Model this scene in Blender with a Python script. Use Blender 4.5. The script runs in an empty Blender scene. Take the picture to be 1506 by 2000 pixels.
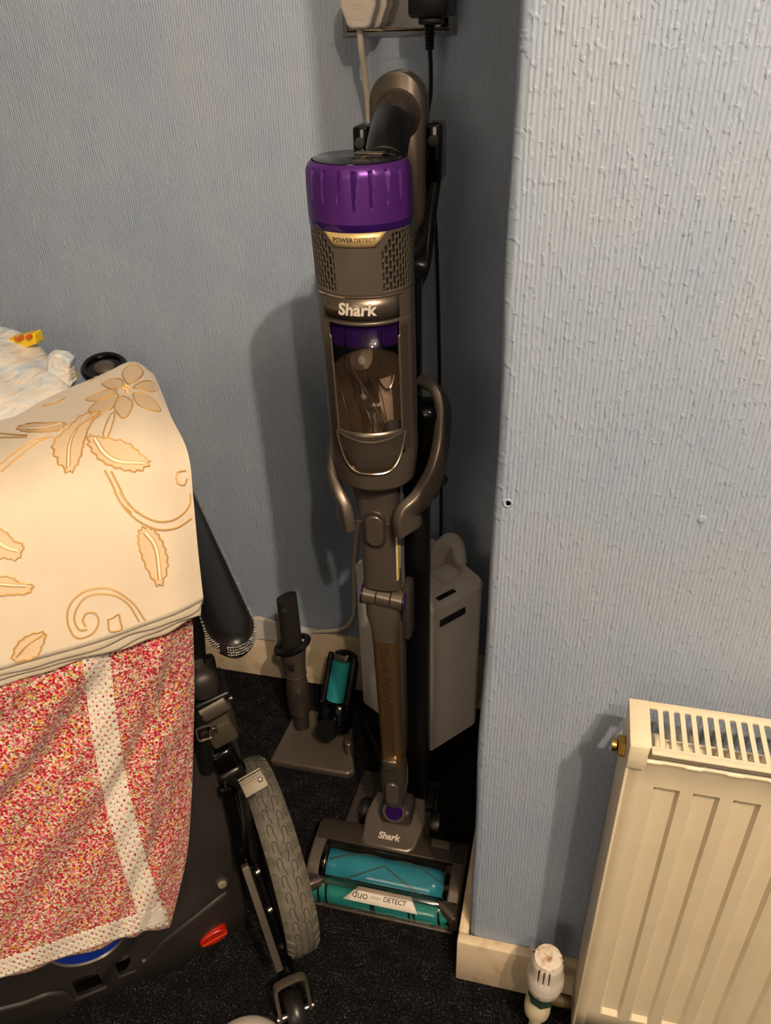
import bpy, bmesh, math, random
import numpy as np
from mathutils import Vector, Matrix
from mathutils.bvhtree import BVHTree

random.seed(4)
rng = np.random.default_rng(4)
S = bpy.context.scene
COL = S.collection
rad = math.radians

# ------------------------------------------------------------------ camera
FPX, PX0, PY0, CAM_H = 1550.0, 753.0, 1000.0, 1.2
dn = np.array([75.0, 2400.0, FPX]); dn /= np.linalg.norm(dn)
lf = np.array([-7253.0, 0.0, FPX]); lf[1] = -(dn[0]*lf[0]+dn[2]*lf[2])/dn[1]; lf /= np.linalg.norm(lf)
RW = np.stack([-lf, np.cross(-dn, -lf), -dn])          # world rows in camera axes (right, down, forward)
CAM = np.array([0, 0, CAM_H])
cd = bpy.data.cameras.new('camera'); cam = bpy.data.objects.new('camera', cd); COL.objects.link(cam)
cd.sensor_fit = 'VERTICAL'; cd.sensor_height = 24.0; cd.sensor_width = 18.0
cd.lens = FPX/2000.0*24.0
cd.clip_start = 0.02
rt, dw, fw = RW[:, 0], RW[:, 1], RW[:, 2]
cam.matrix_world = Matrix(((rt[0], -dw[0], -fw[0], 0), (rt[1], -dw[1], -fw[1], 0), (rt[2], -dw[2], -fw[2], CAM_H), (0, 0, 0, 1)))
S.camera = cam

# ------------------------------------------------------------------ light, world, exposure
w = bpy.data.worlds.new('world'); S.world = w; w.use_nodes = True
w.node_tree.nodes['Background'].inputs[0].default_value = (1.0, 0.86, 0.7, 1)
w.node_tree.nodes['Background'].inputs[1].default_value = 0.02
for x, y, z, e, r in ((0.59, -0.43, 2.28, 78, .022), (0.455, -0.75, 2.28, 34, .022), (-0.5, -2.3, 1.75, 30, .45)):   # two bare bulbs of the ceiling lamp, one added soft fill light behind the camera
    ld = bpy.data.lights.new('bulb_or_fill', 'POINT'); ld.energy = e; ld.shadow_soft_size = r
    ld.color = (1.0, 0.80, 0.60)
    lo = bpy.data.objects.new('bulb_or_fill', ld); lo.location = (x, y, z); COL.objects.link(lo)
S.view_settings.view_transform = 'Standard'; S.view_settings.look = 'None'
S.view_settings.gamma = 1.0; S.view_settings.use_curve_mapping = False
S.view_settings.exposure = 0.55

# ------------------------------------------------------------------ where a sight line meets a plane
def ray(x, y): return RW @ np.array([x-PX0, y-PY0, FPX])
def at_z(x, y, z=0.0):
    d = ray(x, y); return CAM + (z-CAM_H)/d[2]*d
def at_y(x, y, Y):
    d = ray(x, y); return CAM + Y/d[1]*d
# the power chair stands turned: u runs to its rear (towards the room), v to its right
WC = np.array([-.352, .649, 0.0]); _a = rad(-53)
U = np.array([math.cos(_a), math.sin(_a), 0]); V = np.array([-U[1], U[0], 0]); Z = np.array([0, 0, 1.0])
def ch(u, v, z): return WC + u*U + v*V + z*Z
def at_u(x, y, u):
    d = ray(x, y); return CAM + (u-(CAM-WC)@U)/(d@U)*d

# ------------------------------------------------------------------ materials
def lin(c):
    if isinstance(c, str): c = [int(c[i:i+2], 16)/255 for i in (0, 2, 4)]
    return tuple(x/12.92 if x <= .04045 else ((x+.055)/1.055)**2.4 for x in c)+(1,)
class NT:
    def __init__(s, name):
        s.m = bpy.data.materials.new(name); s.m.use_nodes = True; s.t = s.m.node_tree
        s.b = s.t.nodes['Principled BSDF']
        s.tc = s.n('ShaderNodeTexCoord')
    def n(s, typ, **kw):
        nd = s.t.nodes.new(typ)
        for k, v in kw.items():
            if k in nd.inputs: nd.inputs[k].default_value = v
            else: setattr(nd, k, v)
        return nd
    def l(s, a, b): s.t.links.new(a, b)
    def coord(s, scale=(1, 1, 1), rot=(0, 0, 0)):
        mp = s.n('ShaderNodeMapping'); mp.inputs['Scale'].default_value = scale; mp.inputs['Rotation'].default_value = rot
        s.l(s.tc.outputs['Object'], mp.inputs['Vector']); return mp.outputs[0]
    def noise(s, vec, scale, detail=2, rough=.5):
        nd = s.n('ShaderNodeTexNoise', Scale=scale, Detail=detail, Roughness=rough); s.l(vec, nd.inputs['Vector']); return nd
    def ramp(s, fac, stops, interp='LINEAR'):
        r = s.n('ShaderNodeValToRGB'); r.color_ramp.interpolation = interp
        e = r.color_ramp.elements
        while len(e) < len(stops): e.new(.5)
        for el, (p, c) in zip(e, stops): el.position = p; el.color = lin(c) if not (isinstance(c, tuple) and len(c) == 4) else c
        s.l(fac, r.inputs[0]); return r.outputs[0]
    def math(s, op, a, b=None):
        nd = s.n('ShaderNodeMath'); nd.operation = op
        for i, v in enumerate((a, b)):
            if v is None: continue
            if isinstance(v, (int, float)): nd.inputs[i].default_value = v
            else: s.l(v, nd.inputs[i])
        return nd.outputs[0]
    def mix(s, fac, a, b):
        nd = s.n('ShaderNodeMix'); nd.data_type = 'RGBA'
        for sock, v in ((nd.inputs[0], fac), (nd.inputs[6], a), (nd.inputs[7], b)):
            if isinstance(v, (int, float)): sock.default_value = v
            elif isinstance(v, (str, tuple)): sock.default_value = lin(v) if isinstance(v, str) else v
            else: s.l(v, sock)
        return nd.outputs[2]
    def bump(s, h, dist, strength=1.0, prev=None):
        nd = s.n('ShaderNodeBump', Strength=strength, Distance=dist); s.l(h, nd.inputs['Height'])
        if prev is not None: s.l(prev, nd.inputs['Normal'])
        return nd.outputs[0]
    def base(s, c):
        if isinstance(c, (str, tuple)): s.b.inputs['Base Color'].default_value = lin(c) if isinstance(c, str) else c
        else: s.l(c, s.b.inputs['Base Color'])
    def set(s, **kw):
        for k, v in kw.items(): s.b.inputs[k.replace('_', ' ')].default_value = v
def mat(name, col, rough=.5, metal=0.0, spec=.5, wear=0.08, grain=0, gdist=.0003, coat=0, gscale=(1, 1, 1)):
    m = NT(name); v = m.coord()
    nz = m.noise(v, 22, 4, .6)
    c = lin(col); k = 1-wear
    m.base(m.ramp(nz.outputs['Fac'], [(.3, (c[0]*k, c[1]*k, c[2]*k, 1)), (.7, c)]))
    m.set(Roughness=rough, Metallic=metal, Specular_IOR_Level=spec, Coat_Weight=coat)
    rr = m.n('ShaderNodeMapRange'); rr.inputs['To Min'].default_value = rough*.85; rr.inputs['To Max'].default_value = min(1, rough*1.12)
    m.l(nz.outputs['Fac'], rr.inputs['Value']); m.l(rr.outputs[0], m.b.inputs['Roughness'])
    if grain:
        g = m.noise(m.coord(gscale), grain, 3)
        m.l(m.bump(g.outputs['Fac'], gdist, .8), m.b.inputs['Normal'])
    return m.m

def wallpaper():
    m = NT('ribbed_blue_wallpaper'); sep = m.n('ShaderNodeSeparateXYZ'); m.l(m.tc.outputs['Object'], sep.inputs[0])
    h = m.math('ADD', sep.outputs[0], sep.outputs[1])
    cb = m.n('ShaderNodeCombineXYZ'); m.l(h, cb.inputs[0]); m.l(sep.outputs[2], cb.inputs[2])
    def mp(sc):
        q = m.n('ShaderNodeMapping'); q.inputs['Scale'].default_value = sc; m.l(cb.outputs[0], q.inputs['Vector']); return q.outputs[0]
    ribs = m.n('ShaderNodeTexWave', Scale=84.0, Distortion=3.6, Detail=2.5); ribs.inputs['Detail Scale'].default_value = 1.0
    m.l(mp((1, 1, .10)), ribs.inputs['Vector'])
    fine = m.noise(mp((330, 1, 38)), 1.0, 3, .6)
    blis = m.noise(mp((210, 1, 120)), 1.0, 2, .5)
    bl = m.ramp(blis.outputs['Fac'], [(.55, (0, 0, 0, 1)), (.66, (1, 1, 1, 1))])
    b1 = m.bump(ribs.outputs['Fac'], .0006, .66)
    b2 = m.bump(fine.outputs['Fac'], .0010, .7, b1)
    b3 = m.bump(bl, .0008, .5, b2)
    m.l(b3, m.b.inputs['Normal'])
    st = m.noise(mp((7, 1, 5)), 1.0, 5, .6)
    m.base(m.ramp(st.outputs['Fac'], [(.3, '96a6bd'), (.52, '9facbe'), (.66, 'a3afbd'), (.78, 'b0aab2')]))
    m.set(Roughness=.5, Specular_IOR_Level=.35)
    return m.m
def carpet():
    m = NT('charcoal_flecked_carpet'); v = m.coord()
    a = m.noise(v, 330, 2, .7); b = m.noise(v, 40, 3)
    f = m.math('ADD', a.outputs['Fac'], m.math('MULTIPLY', b.outputs['Fac'], .25))
    m.base(m.ramp(f, [(.5, '08080a'), (.66, '141416'), (.75, '2c2b2a'), (.85, '57534e')]))
    m.set(Roughness=.95, Specular_IOR_Level=.1)
    return m.m
def gloss_paint():
    m = NT('cream_gloss_paint'); v = m.coord()
    a = m.noise(v, 26, 5, .7); c = m.noise(v, 160, 2)
    m.base(m.ramp(a.outputs['Fac'], [(.25, 'b99f7c'), (.45, 'dfcaa8'), (.7, 'e6d6bb')]))
    m.l(m.bump(c.outputs['Fac'], .0006, .5), m.b.inputs['Normal'])
    m.set(Roughness=.4); return m.m
def floral():
    m = NT('ditsy_floral_cotton'); v = m.coord()
    def layer(scale, thr, stops, off):
        mp = m.n('ShaderNodeMapping'); mp.inputs['Location'].default_value = (off, off*.7, off*1.3); m.l(v, mp.inputs['Vector'])
        vo = m.n('ShaderNodeTexVoronoi', Scale=scale); m.l(mp.outputs[0], vo.inputs['Vector'])
        sp = m.n('ShaderNodeSeparateColor'); m.l(vo.outputs['Color'], sp.inputs[0])
        col = m.ramp(sp.outputs[0], stops, 'CONSTANT')
        wob = m.noise(v, scale*2.2, 1)
        d = m.math('ADD', vo.outputs['Distance'], m.math('MULTIPLY', wob.outputs['Fac'], .35))
        on = m.math('LESS_THAN', d, thr)
        sel = m.math('LESS_THAN', sp.outputs[1], .85)
        return col, m.math('MULTIPLY', on, sel)
    c1, f1 = layer(520, .78, [(0, '6f7a4e'), (.35, '8b6a4a'), (.55, 'd98b9a'), (.8, 'c9a23c')], 1.3)
    c2, f2 = layer(320, .72, [(0, 'a3182a'), (.33, 'cf3a4c'), (.55, 'd9697f'), (.74, 'e09a2c'), (.84, 'b3203a')], 4.1)
    base = m.mix(f1, 'efd8c6', c1)
    m.base(m.mix(f2, base, c2))
    wv = m.noise(v, 1400, 1); m.l(m.bump(wv.outputs['Fac'], .0002, .5), m.b.inputs['Normal'])
    m.set(Roughness=.9, Specular_IOR_Level=.15); m.b.inputs['Sheen Weight'].default_value = .15
    return m.m
def cream_cloth():
    m = NT('cream_woven_cloth'); v = m.coord(rot=(0, 0, rad(37)))
    wa = m.noise(m.coord((1, 1, .25)), 1300, 2); wb_ = m.noise(m.coord((.3, .3, 1)), 1300, 2)
    m.l(m.bump(m.math('ADD', wa.outputs['Fac'], wb_.outputs['Fac']), .0003, .6), m.b.inputs['Normal'])
    n = m.noise(m.coord(), 14, 3)
    m.base(m.ramp(n.outputs['Fac'], [(.3, 'd5c5ad'), (.7, 'decfb8')]))
    m.set(Roughness=.85, Specular_IOR_Level=.2); m.b.inputs['Sheen Weight'].default_value = .2
    return m.m
def bag_plastic():
    m = NT('white_plastic_film_blue_print'); v = m.coord()
    n = m.noise(m.coord((1, 1, 1)), 24, 4, .65)
    m.base(m.ramp(n.outputs['Fac'], [(.44, 'ebe2d4'), (.55, 'd5dbdd'), (.66, 'b3c9d8')]))
    w2 = m.noise(m.coord((1, .35, 1), (0, 0, rad(30))), 55, 3, .6)
    m.l(m.bump(w2.outputs['Fac'], .008, .9), m.b.inputs['Normal'])
    m.set(Roughness=.32); return m.m
def brushed(name, col, rough=.32):
    m = NT(name); a = m.noise(m.coord((6, 6, 900)), 1.0, 2)
    c = lin(col); m.base(m.ramp(a.outputs['Fac'], [(.3, tuple(x*.8 for x in c[:3])+(1,)), (.7, c)]))
    m.l(m.bump(a.outputs['Fac'], .0001, .35), m.b.inputs['Normal']); m.set(Roughness=rough, Metallic=.85); return m.m
def clear(name, tint, rough=.04, ior=1.3):
    m = NT(name); m.base(tint); m.set(Roughness=rough, IOR=ior); m.b.inputs['Transmission Weight'].default_value = 1.0
    n = m.noise(m.coord(), 30, 2); m.l(m.bump(n.outputs['Fac'], .0002, .3), m.b.inputs['Normal']); return m.m
def tyre_rubber():
    m = NT('grey_tyre_rubber'); v = m.coord(); n = m.noise(v, 60, 4, .65)
    m.base(m.ramp(n.outputs['Fac'], [(.3, '57534d'), (.55, '6a655b'), (.75, '7a7060')])); m.set(Roughness=.8, Specular_IOR_Level=.2)
    g = m.noise(v, 500, 2); m.l(m.bump(g.outputs['Fac'], .0003, .5), m.b.inputs['Normal']); return m.m
def trv_top():
    m = NT('stained_white_plastic'); v = m.coord(); n = m.noise(v, 85, 4, .65)
    m.base(m.ramp(n.outputs['Fac'], [(.36, '9c7048'), (.47, 'd3bfa4'), (.56, 'e3dacb')])); m.set(Roughness=.5); return m.m

M = dict(
    wall=wallpaper(), carpet=carpet(), gloss=gloss_paint(), floral=floral(), cream=cream_cloth(), bag=bag_plastic(),
    ceiling=mat('ceiling_white', 'b0aa9f', .9), plain=mat('plain_wall', '6a7076', .9),
    radiator=mat('radiator_cream_enamel', 'e3d4b6', .35, grain=35, gdist=.00012), rad_in=mat('radiator_inside', '8d8a80', .6),
    shoe=mat('worn_steel', '8a8171', .6, .35), groove=mat('tyre_groove', '3b3731', .9), brass=mat('brass', 'b08a48', .3, 1), chrome=mat('chrome', 'c9c2b8', .1, 1), steel=mat('steel', 'b3ada0', .3, 1),
    bronze=mat('bronze_plastic', '6b6157', .38, .55, grain=900, gdist=.00008),
    bronze_hi=mat('bronze_gloss', '70665a', .26, .6), bronze_br=brushed('bronze_brushed', '877b6d'),
    bronze_dk=mat('dark_bronze', '443d37', .45, .4), wand=mat('wand_bronze', '6e5538', .3, .6),
    champagne=mat('champagne_chrome', 'cdbba4', .18, .95), gold=mat('gold_label', 'cdb27a', .4, .3),
    purple=mat('purple_metallic', '5a2a80', .38, .5), purple_dk=mat('purple_shine', '33145e', .15, .3),
    black=mat('black_plastic', '0e0d0d', .42), gblack=mat('gloss_black', '060606', .12), satin=mat('satin_black', '15130f', .3), olive=mat('olive_webbing', '3d3626', .8, grain=600, gdist=.0003),
    dgrey=mat('dark_grey_plastic', '2b2724', .5, grain=700, gdist=.0001), grey=mat('grey_metal', '6b6258', .42, .6),
    white=mat('white_plastic', 'ddd3c6', .38), offw=mat('white_appliance_plastic', 'e2d9d0', .45), paper=mat('white_paper', 'e8e0da', .8),
    cable=mat('white_cable', 'd5cab8', .4), label=mat('label_white', 'e2d9cc', .5), dlabel=mat('dark_label', '2e2a26', .5),
    ink=mat('dark_ink', '2a2520', .6), wink=mat('pale_lettering', 'e6dccb', .35, .2),
    teal=mat('teal_fabric', '1b8ba6', .75, grain=1500, gdist=.0004), teal2=mat('teal_bristle', '138d8c', .7, grain=1200, gdist=.0005),
    bristle=mat('tan_bristle', '4d6660', .9), clear=clear('clear_plastic', (.95, .93, .9, 1)), smoke=clear('dusty_clear_plastic', (.78, .68, .6, 1), .12),
    dust=mat('dusty_beige_plastic', 'b39a84', .4), cupback=mat('cup_back_plastic', 'a38c7a', .35), wandink=mat('wand_lettering', '35281a', .55), yellow=mat('yellow_label', 'd7b21c', .5), rubber=tyre_rubber(), caster=mat('caster_rubber', '1a1815', .35),
    red=mat('red_reflector', 'b3200c', .25, coat=.5, grain=900, gdist=.0003), blue=mat('blue_badge', '16329c', .3), silver=mat('silver_trim', '9a948a', .3, .8),
    leather=mat('black_leatherette', '131110', .36, grain=500, gdist=.00015), stone=mat('diamante_stone', 'e8e4da', .05, .7),
    thread=mat('gold_thread', 'd0a768', .5, .15, grain=900, gdist=.0003), petal=mat('tan_embroidery', 'dcc29e', .8, grain=800, gdist=.0003),
    lace=mat('cotton_lace', 'efe6d6', .9, grain=700, gdist=.0004), green=mat('green_collar', '2f4a38', .4), rust=mat('corroded_brass', '54462b', .65, .4),
    pipe=mat('painted_pipe', 'd8caa6', .45), packet=mat('yellow_packet', 'e8c21a', .35), orange=mat('orange_print', 'd0561a', .4), trv=trv_top(),
)

# ------------------------------------------------------------------ mesh building, all in world metres
OFF = {}
class MB:
    def __init__(s): s.v = []; s.f = []
    def add(s, vs, fs):
        k = len(s.v); s.v += [tuple(map(float, p)) for p in vs]; s.f += [tuple(i+k for i in f) for f in fs]; return s
    def bm(s, bm):
        bm.verts.index_update(); s.add([v.co for v in bm.verts], [[v.index for v in f.verts] for f in bm.faces]); bm.free(); return s
    def box(s, c, size, ax=None, bev=0.0, seg=2):
        bm = bmesh.new(); bmesh.ops.create_cube(bm, size=1)
        A = np.eye(3) if ax is None else np.array(ax)
        for v in bm.verts: v.co = Vector((v.co.x*size[0], v.co.y*size[1], v.co.z*size[2]))
        if bev: bmesh.ops.bevel(bm, geom=bm.edges[:], offset=bev, segments=seg, affect='EDGES', profile=.5)
        for v in bm.verts: v.co = Vector(np.array(c)+np.array(v.co)@A)
        return s.bm(bm)
    def grid(s, P, closed_u=False, closed_v=False, skip=None):
        P = np.asarray(P, float); n, m = P.shape[:2]; fs = []
        for i in range(n-(0 if closed_u else 1)):
            for j in range(m-(0 if closed_v else 1)):
                if skip and skip(i, j): continue
                i2, j2 = (i+1) % n, (j+1) % m
                fs.append((i*m+j, i*m+j2, i2*m+j2, i2*m+j))
        return s.add(P.reshape(-1, 3), fs)
    def tube(s, path, r, n=12, closed=False, caps=True, squash=1.0, up=None):
        P = np.array(path, float); k = len(P); rr = np.full(k, r) if np.isscalar(r) else np.array(r, float)
        rings = []; prev = None
        for i in range(k):
            t = (P[(i+1) % k]-P[i-1]) if closed else P[min(i+1, k-1)]-P[max(i-1, 0)]
            t = t/(np.linalg.norm(t)+1e-12)
            a = np.array(up, float) if up is not None else (prev if prev is not None else (np.array([0, 0, 1.]) if abs(t[2]) < .9 else np.array([1., 0, 0])))
            e1 = a-t*(a@t); e1 /= np.linalg.norm(e1)+1e-12; prev = e1; e2 = np.cross(t, e1)
            th = np.linspace(0, 2*np.pi, n, endpoint=False)
            rings.append(P[i]+rr[i]*(np.cos(th)[:, None]*e1*squash+np.sin(th)[:, None]*e2))
        b = len(s.v); s.grid(rings, closed_u=closed, closed_v=True)
        if caps and not closed:
            s.f.append(tuple(b+i for i in range(n))[::-1]); s.f.append(tuple(b+(k-1)*n+i for i in range(n)))
        return s
    def sweep(s, path, prof, up, caps=True):
        # prof: 2-D outline (side, up) carried along the path
        P = np.array(path, float); k = len(P); n = len(prof); rings = []
        ups = up if isinstance(up, list) else [up]*k
        for i in range(k):
            t = P[min(i+1, k-1)]-P[max(i-1, 0)]; t /= np.linalg.norm(t)
            e2 = np.array(ups[i], float); e2 = e2-t*(e2@t); e2 /= np.linalg.norm(e2); e1 = np.cross(t, e2)
            rings.append([P[i]+a*e1+b*e2 for a, b in prof])
        b = len(s.v); s.grid(rings, closed_v=True)
        if caps: s.f.append(tuple(b+i for i in range(n))[::-1]); s.f.append(tuple(b+(k-1)*n+i for i in range(n)))
        return s
    def lathe(s, prof, c, axis=(0, 0, 1), n=32, caps=True, ex=None):
        a = np.array(axis, float); a /= np.linalg.norm(a)
        e1 = np.array(ex if ex is not None else ((1, 0, 0) if abs(a[0]) < .9 else (0, 1, 0)), float)
        e1 = e1-a*(e1@a); e1 /= np.linalg.norm(e1); e2 = np.cross(a, e1)
        th = np.linspace(0, 2*np.pi, n, endpoint=False); b = len(s.v)
        s.grid([np.array(c)+a*z+r*(np.cos(th)[:, None]*e1+np.sin(th)[:, None]*e2) for r, z in prof], closed_v=True)
        if caps: s.f.append(tuple(b+i for i in range(n))[::-1]); s.f.append(tuple(b+(len(prof)-1)*n+i for i in range(n)))
        return s
    def prism(s, poly, o, ex, ey, ez, h0, h1):
        o, ex, ey, ez = (np.array(q, float) for q in (o, ex, ey, ez)); n = len(poly); b = len(s.v)
        for h in (h0, h1): s.v += [tuple(o+x*ex+y*ey+h*ez) for x, y in poly]
        s.f += [tuple(b+i for i in range(n))[::-1], tuple(b+n+i for i in range(n))]
        s.f += [(b+i, b+(i+1) % n, b+n+(i+1) % n, b+n+i) for i in range(n)]; return s
    def build(s, name, m, parent=None, label=None, bevel=0, solid=0, sub=0, sharp=38, kind=None, flat=False, soff=-1.0):
        off = OFF.get(parent.name, np.zeros(3)) if parent else np.zeros(3)
        me = bpy.data.meshes.new(name); me.from_pydata([tuple(np.array(p)-off) for p in s.v], [], s.f); me.validate()
        bm = bmesh.new(); bm.from_mesh(me); bmesh.ops.recalc_face_normals(bm, faces=bm.faces[:]); bm.to_mesh(me); bm.free()
        me.materials.append(M[m] if isinstance(m, str) else m)
        if not flat:
            me.shade_smooth(); me.set_sharp_from_angle(angle=rad(sharp))
        o = bpy.data.objects.new(name, me); COL.objects.link(o)
        if parent: o.parent = parent; OFF[o.name] = off
        if solid: q = o.modifiers.new('solid', 'SOLIDIFY'); q.thickness = solid; q.offset = soff
        if bevel: q = o.modifiers.new('bevel', 'BEVEL'); q.width = bevel; q.segments = 2; q.limit_method = 'ANGLE'; q.angle_limit = rad(40)
        if sub: q = o.modifiers.new('sub', 'SUBSURF'); q.levels = sub; q.render_levels = sub
        if label: o['label'] = label
        if kind: o['kind'] = kind
        return o
def thing(name, label, cat, loc, group=None):
    o = bpy.data.objects.new(name, None); COL.objects.link(o); o.location = tuple(map(float, loc)); o.empty_display_size = .05
    o['label'] = label; o['category'] = cat; OFF[o.name] = np.array(loc, float)
    if group: o['group'] = group
    return o
def tag(o, label, cat, group=None):
    o['label'] = label; o['category'] = cat
    if group: o['group'] = group
    return o
def struct(o): o['kind'] = 'structure'; return o
def rrect(wd, h, r, n=4):
    out = []
    for cx, cy, a0 in ((wd/2-r, h/2-r, 0), (-wd/2+r, h/2-r, 90), (-wd/2+r, -h/2+r, 180), (wd/2-r, -h/2+r, 270)):
        for k in range(n+1):
            a = rad(a0+90*k/n); out.append((cx+r*math.cos(a), cy+r*math.sin(a)))
    return out
def smooth_path(P, n=8):
    P = [np.array(p, float) for p in P]; Q = [2*P[0]-P[1]]+P+[2*P[-1]-P[-2]]; out = []
    for i in range(1, len(Q)-2):
        for k in range(n):
            t = k/n; a, b, c, d = Q[i-1], Q[i], Q[i+1], Q[i+2]
            out.append(.5*((2*b)+(c-a)*t+(2*a-5*b+4*c-d)*t*t+(3*b-a-3*c+d)*t**3))
    out.append(P[-1]); return out
def lettering(txt, width, bold=0.0, slant=0.0, depth=.0004):
    cu = bpy.data.curves.new('lettering', 'FONT'); cu.body = txt; cu.align_x = 'CENTER'; cu.align_y = 'CENTER'
    cu.size = 1; cu.offset = bold; cu.shear = slant; cu.extrude = .5; cu.resolution_u = 3
    o = bpy.data.objects.new('lettering', cu); COL.objects.link(o); bpy.context.view_layer.update()
    me = bpy.data.meshes.new_from_object(o.evaluated_get(bpy.context.evaluated_depsgraph_get()))
    P = np.array([v.co for v in me.vertices]); F = [tuple(p.vertices) for p in me.polygons]
    bpy.data.objects.remove(o); bpy.data.meshes.remove(me)
    k = width/(P[:, 0].max()-P[:, 0].min()); P[:, 0] -= (P[:, 0].max()+P[:, 0].min())/2; P[:, 1] -= (P[:, 1].max()+P[:, 1].min())/2
    P[:, :2] *= k; P[:, 2] = (P[:, 2]+.5)*depth
    return P, F

# ================================================================== SETTING
YB, YF, XC = 1.142, .617, -.057          # back wall, chimney breast face, its left edge
XL, XR, YN, HC = -2.3, 2.6, -3.2, 2.42
b = MB(); b.box(((XL+XR)/2, (YN+YB)/2, -.025), (XR-XL+.2, YB-YN+.2, .05)); floor = struct(b.build('floor', 'carpet'))
# short looped pile of the carpet over the part of the floor in view
vs, fs = [], []
sp = .0046
for X0, X1, Y0, Y1 in ((-.78, -.072, .30, 1.126), (-.072, .16, .40, .600)):
    for ix in range(int((X1-X0)/sp)):
        for iy in range(int((Y1-Y0)/sp)):
            x = X0+(ix+random.random())*sp; y = Y0+(iy+random.random())*sp
            if x > X1-.001 or y > Y1-.001: continue
            a = random.random()*6.28; h = .0025+.003*random.random(); r = .0017; k = len(vs)
            vs += [(x+r*math.cos(a+q*2.094), y+r*math.sin(a+q*2.094), 0) for q in range(3)]+[(x+.003*(random.random()-.5), y+.003*(random.random()-.5), h)]
            fs += [(k, k+1, k+3), (k+1, k+2, k+3), (k+2, k, k+3)]
b = MB(); b.v = vs; b.f = fs; b.build('carpet_pile', 'carpet', floor, kind='stuff', flat=True)
b = MB(); b.box(((XL+XC)/2-.02, YB+.05, HC/2), (XC-XL+.2, .1, HC)); struct(b.build('wall_back', 'wall'))
rc = .012
poly = [(XR+.1, YB+.1), (XC, YB+.1)]+[(XC+rc-rc*math.cos(t), YF+rc-rc*math.sin(t)) for t in np.linspace(0, math.pi/2, 7)]+[(XR+.1, YF)]
b = MB()
zs = np.linspace(0, HC, 60)
P = []
for z in zs:
    row = []
    for i, (x, y) in enumerate(poly):
        j = .0012*math.sin(z*9+.6)+.0009*math.sin(z*23) if 1 <= i <= 8 else 0
        row.append((x+j, y, z))
    P.append(row)
b.grid(P); wall_r = struct(b.build('wall_right', 'wall', sharp=50))
# old screw hole with a chipped rim of filler, and a second filled one
for (px, py, r0) in ((992, 983, .0042), (1371, 1014, .0038)):
    c = at_y(px, py, YF); b = MB()
    pr = [(r0*1.25, 0), (r0*1.05, .0009), (r0*.8, .0011), (r0*.6, .0002)] if px < 1000 else [(r0*1.2, 0), (r0, .0008), (r0*.5, .0012), (r0*.05, .0012)]
    b.lathe(pr, c+np.array([0, .0002, 0]), (0, -1, 0), 18); o = b.build('screw_hole' if px < 1000 else 'filled_hole', 'wall', wall_r)
    if px < 1000:
        b = MB(); b.lathe([(.0013, 0), (.0013, .0009)], c+np.array([.0008, -.0001, .0012]), (0, -1, 0), 10); b.build('hole', 'gblack', o)
b = MB(); b.box((XL-.05, (YN+YB)/2, HC/2), (.1, YB-YN, HC)); struct(b.build('wall_left', 'plain'))
b = MB(); b.box((XR+.05, (YN+YF)/2, HC/2), (.1, YF-YN, HC)); struct(b.build('wall_side', 'plain'))
b = MB(); b.box(((XL+XR)/2, YN-.05, HC/2), (XR-XL+.2, .1, HC)); struct(b.build('wall_front', 'plain'))
b = MB(); b.box(((XL+XR)/2, (YN+YB)/2, HC+.025), (XR-XL+.2, YB-YN+.2, .05)); struct(b.build('ceiling', 'ceiling'))
# skirting boards: back one is stepped, the chimney breast one is square with worn corners
pb = [(0, 0), (.014, 0), (.014, .096), (.0115, .100), (.0100, .127), (.006, .134), (0, .134)]
b = MB(); b.sweep([(XL, YB, 0), (XC-.0145, YB, 0)], [(a, h) for a, h in pb], (0, 0, 1)); bb = struct(b.build('baseboard_back', 'gloss', bevel=.001))
b = MB()
b.box(((XC-.014+XR)/2, YF-.0075, .049), (XR-XC+.014, .015, .098), bev=.003)
b.box((XC-.00675, (YF+.001+YB)/2, .049), (.0145, YB-YF-.001, .0975), bev=.003)
struct(b.build('baseboard_right', 'gloss'))

# ================================================================== WALL SOCKET AND PLUGS
pw, ph = .147, .088
sc = np.array([-.254, YB, 1.160+ph/2])
t = thing('wall_socket', 'shiny chrome double wall socket on the blue wall above the vacuum', 'socket', (sc[0], YB, sc[2]))
b = MB(); b.grid([[sc+np.array([x*a, -d, y*c]) for (x, y) in ((-1, -1), (1, -1), (1, 1), (-1, 1))] for a, c, d in
    ((pw/2, ph/2, 0), (pw/2, ph/2, .0015), (pw/2-.006, ph/2-.006, .008), (pw/2-.008, ph/2-.008, .009))], closed_v=True)
b.f.append((12, 13, 14, 15)); b.build('faceplate', 'chrome', t, sharp=20)
b = MB(); b.grid([[sc+np.array([x*a, -d, y*c]) for (x, y) in ((-1, -1), (1, -1), (1, 1), (-1, 1))] for a, c, d in
    ((pw/2-.0075, ph/2-.0075, .0091), (pw/2-.009, ph/2-.009, .0097), (pw/2-.010, ph/2-.010, .0088))], closed_v=True); b.build('trim_line', 'champagne', t)
for sx in (-.012, .012):
    b = MB(); b.box(sc+np.array([sx, -.0105, .018]), (.011, .005, .02), bev=.0012); b.build('switch', 'gblack', t)
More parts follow.
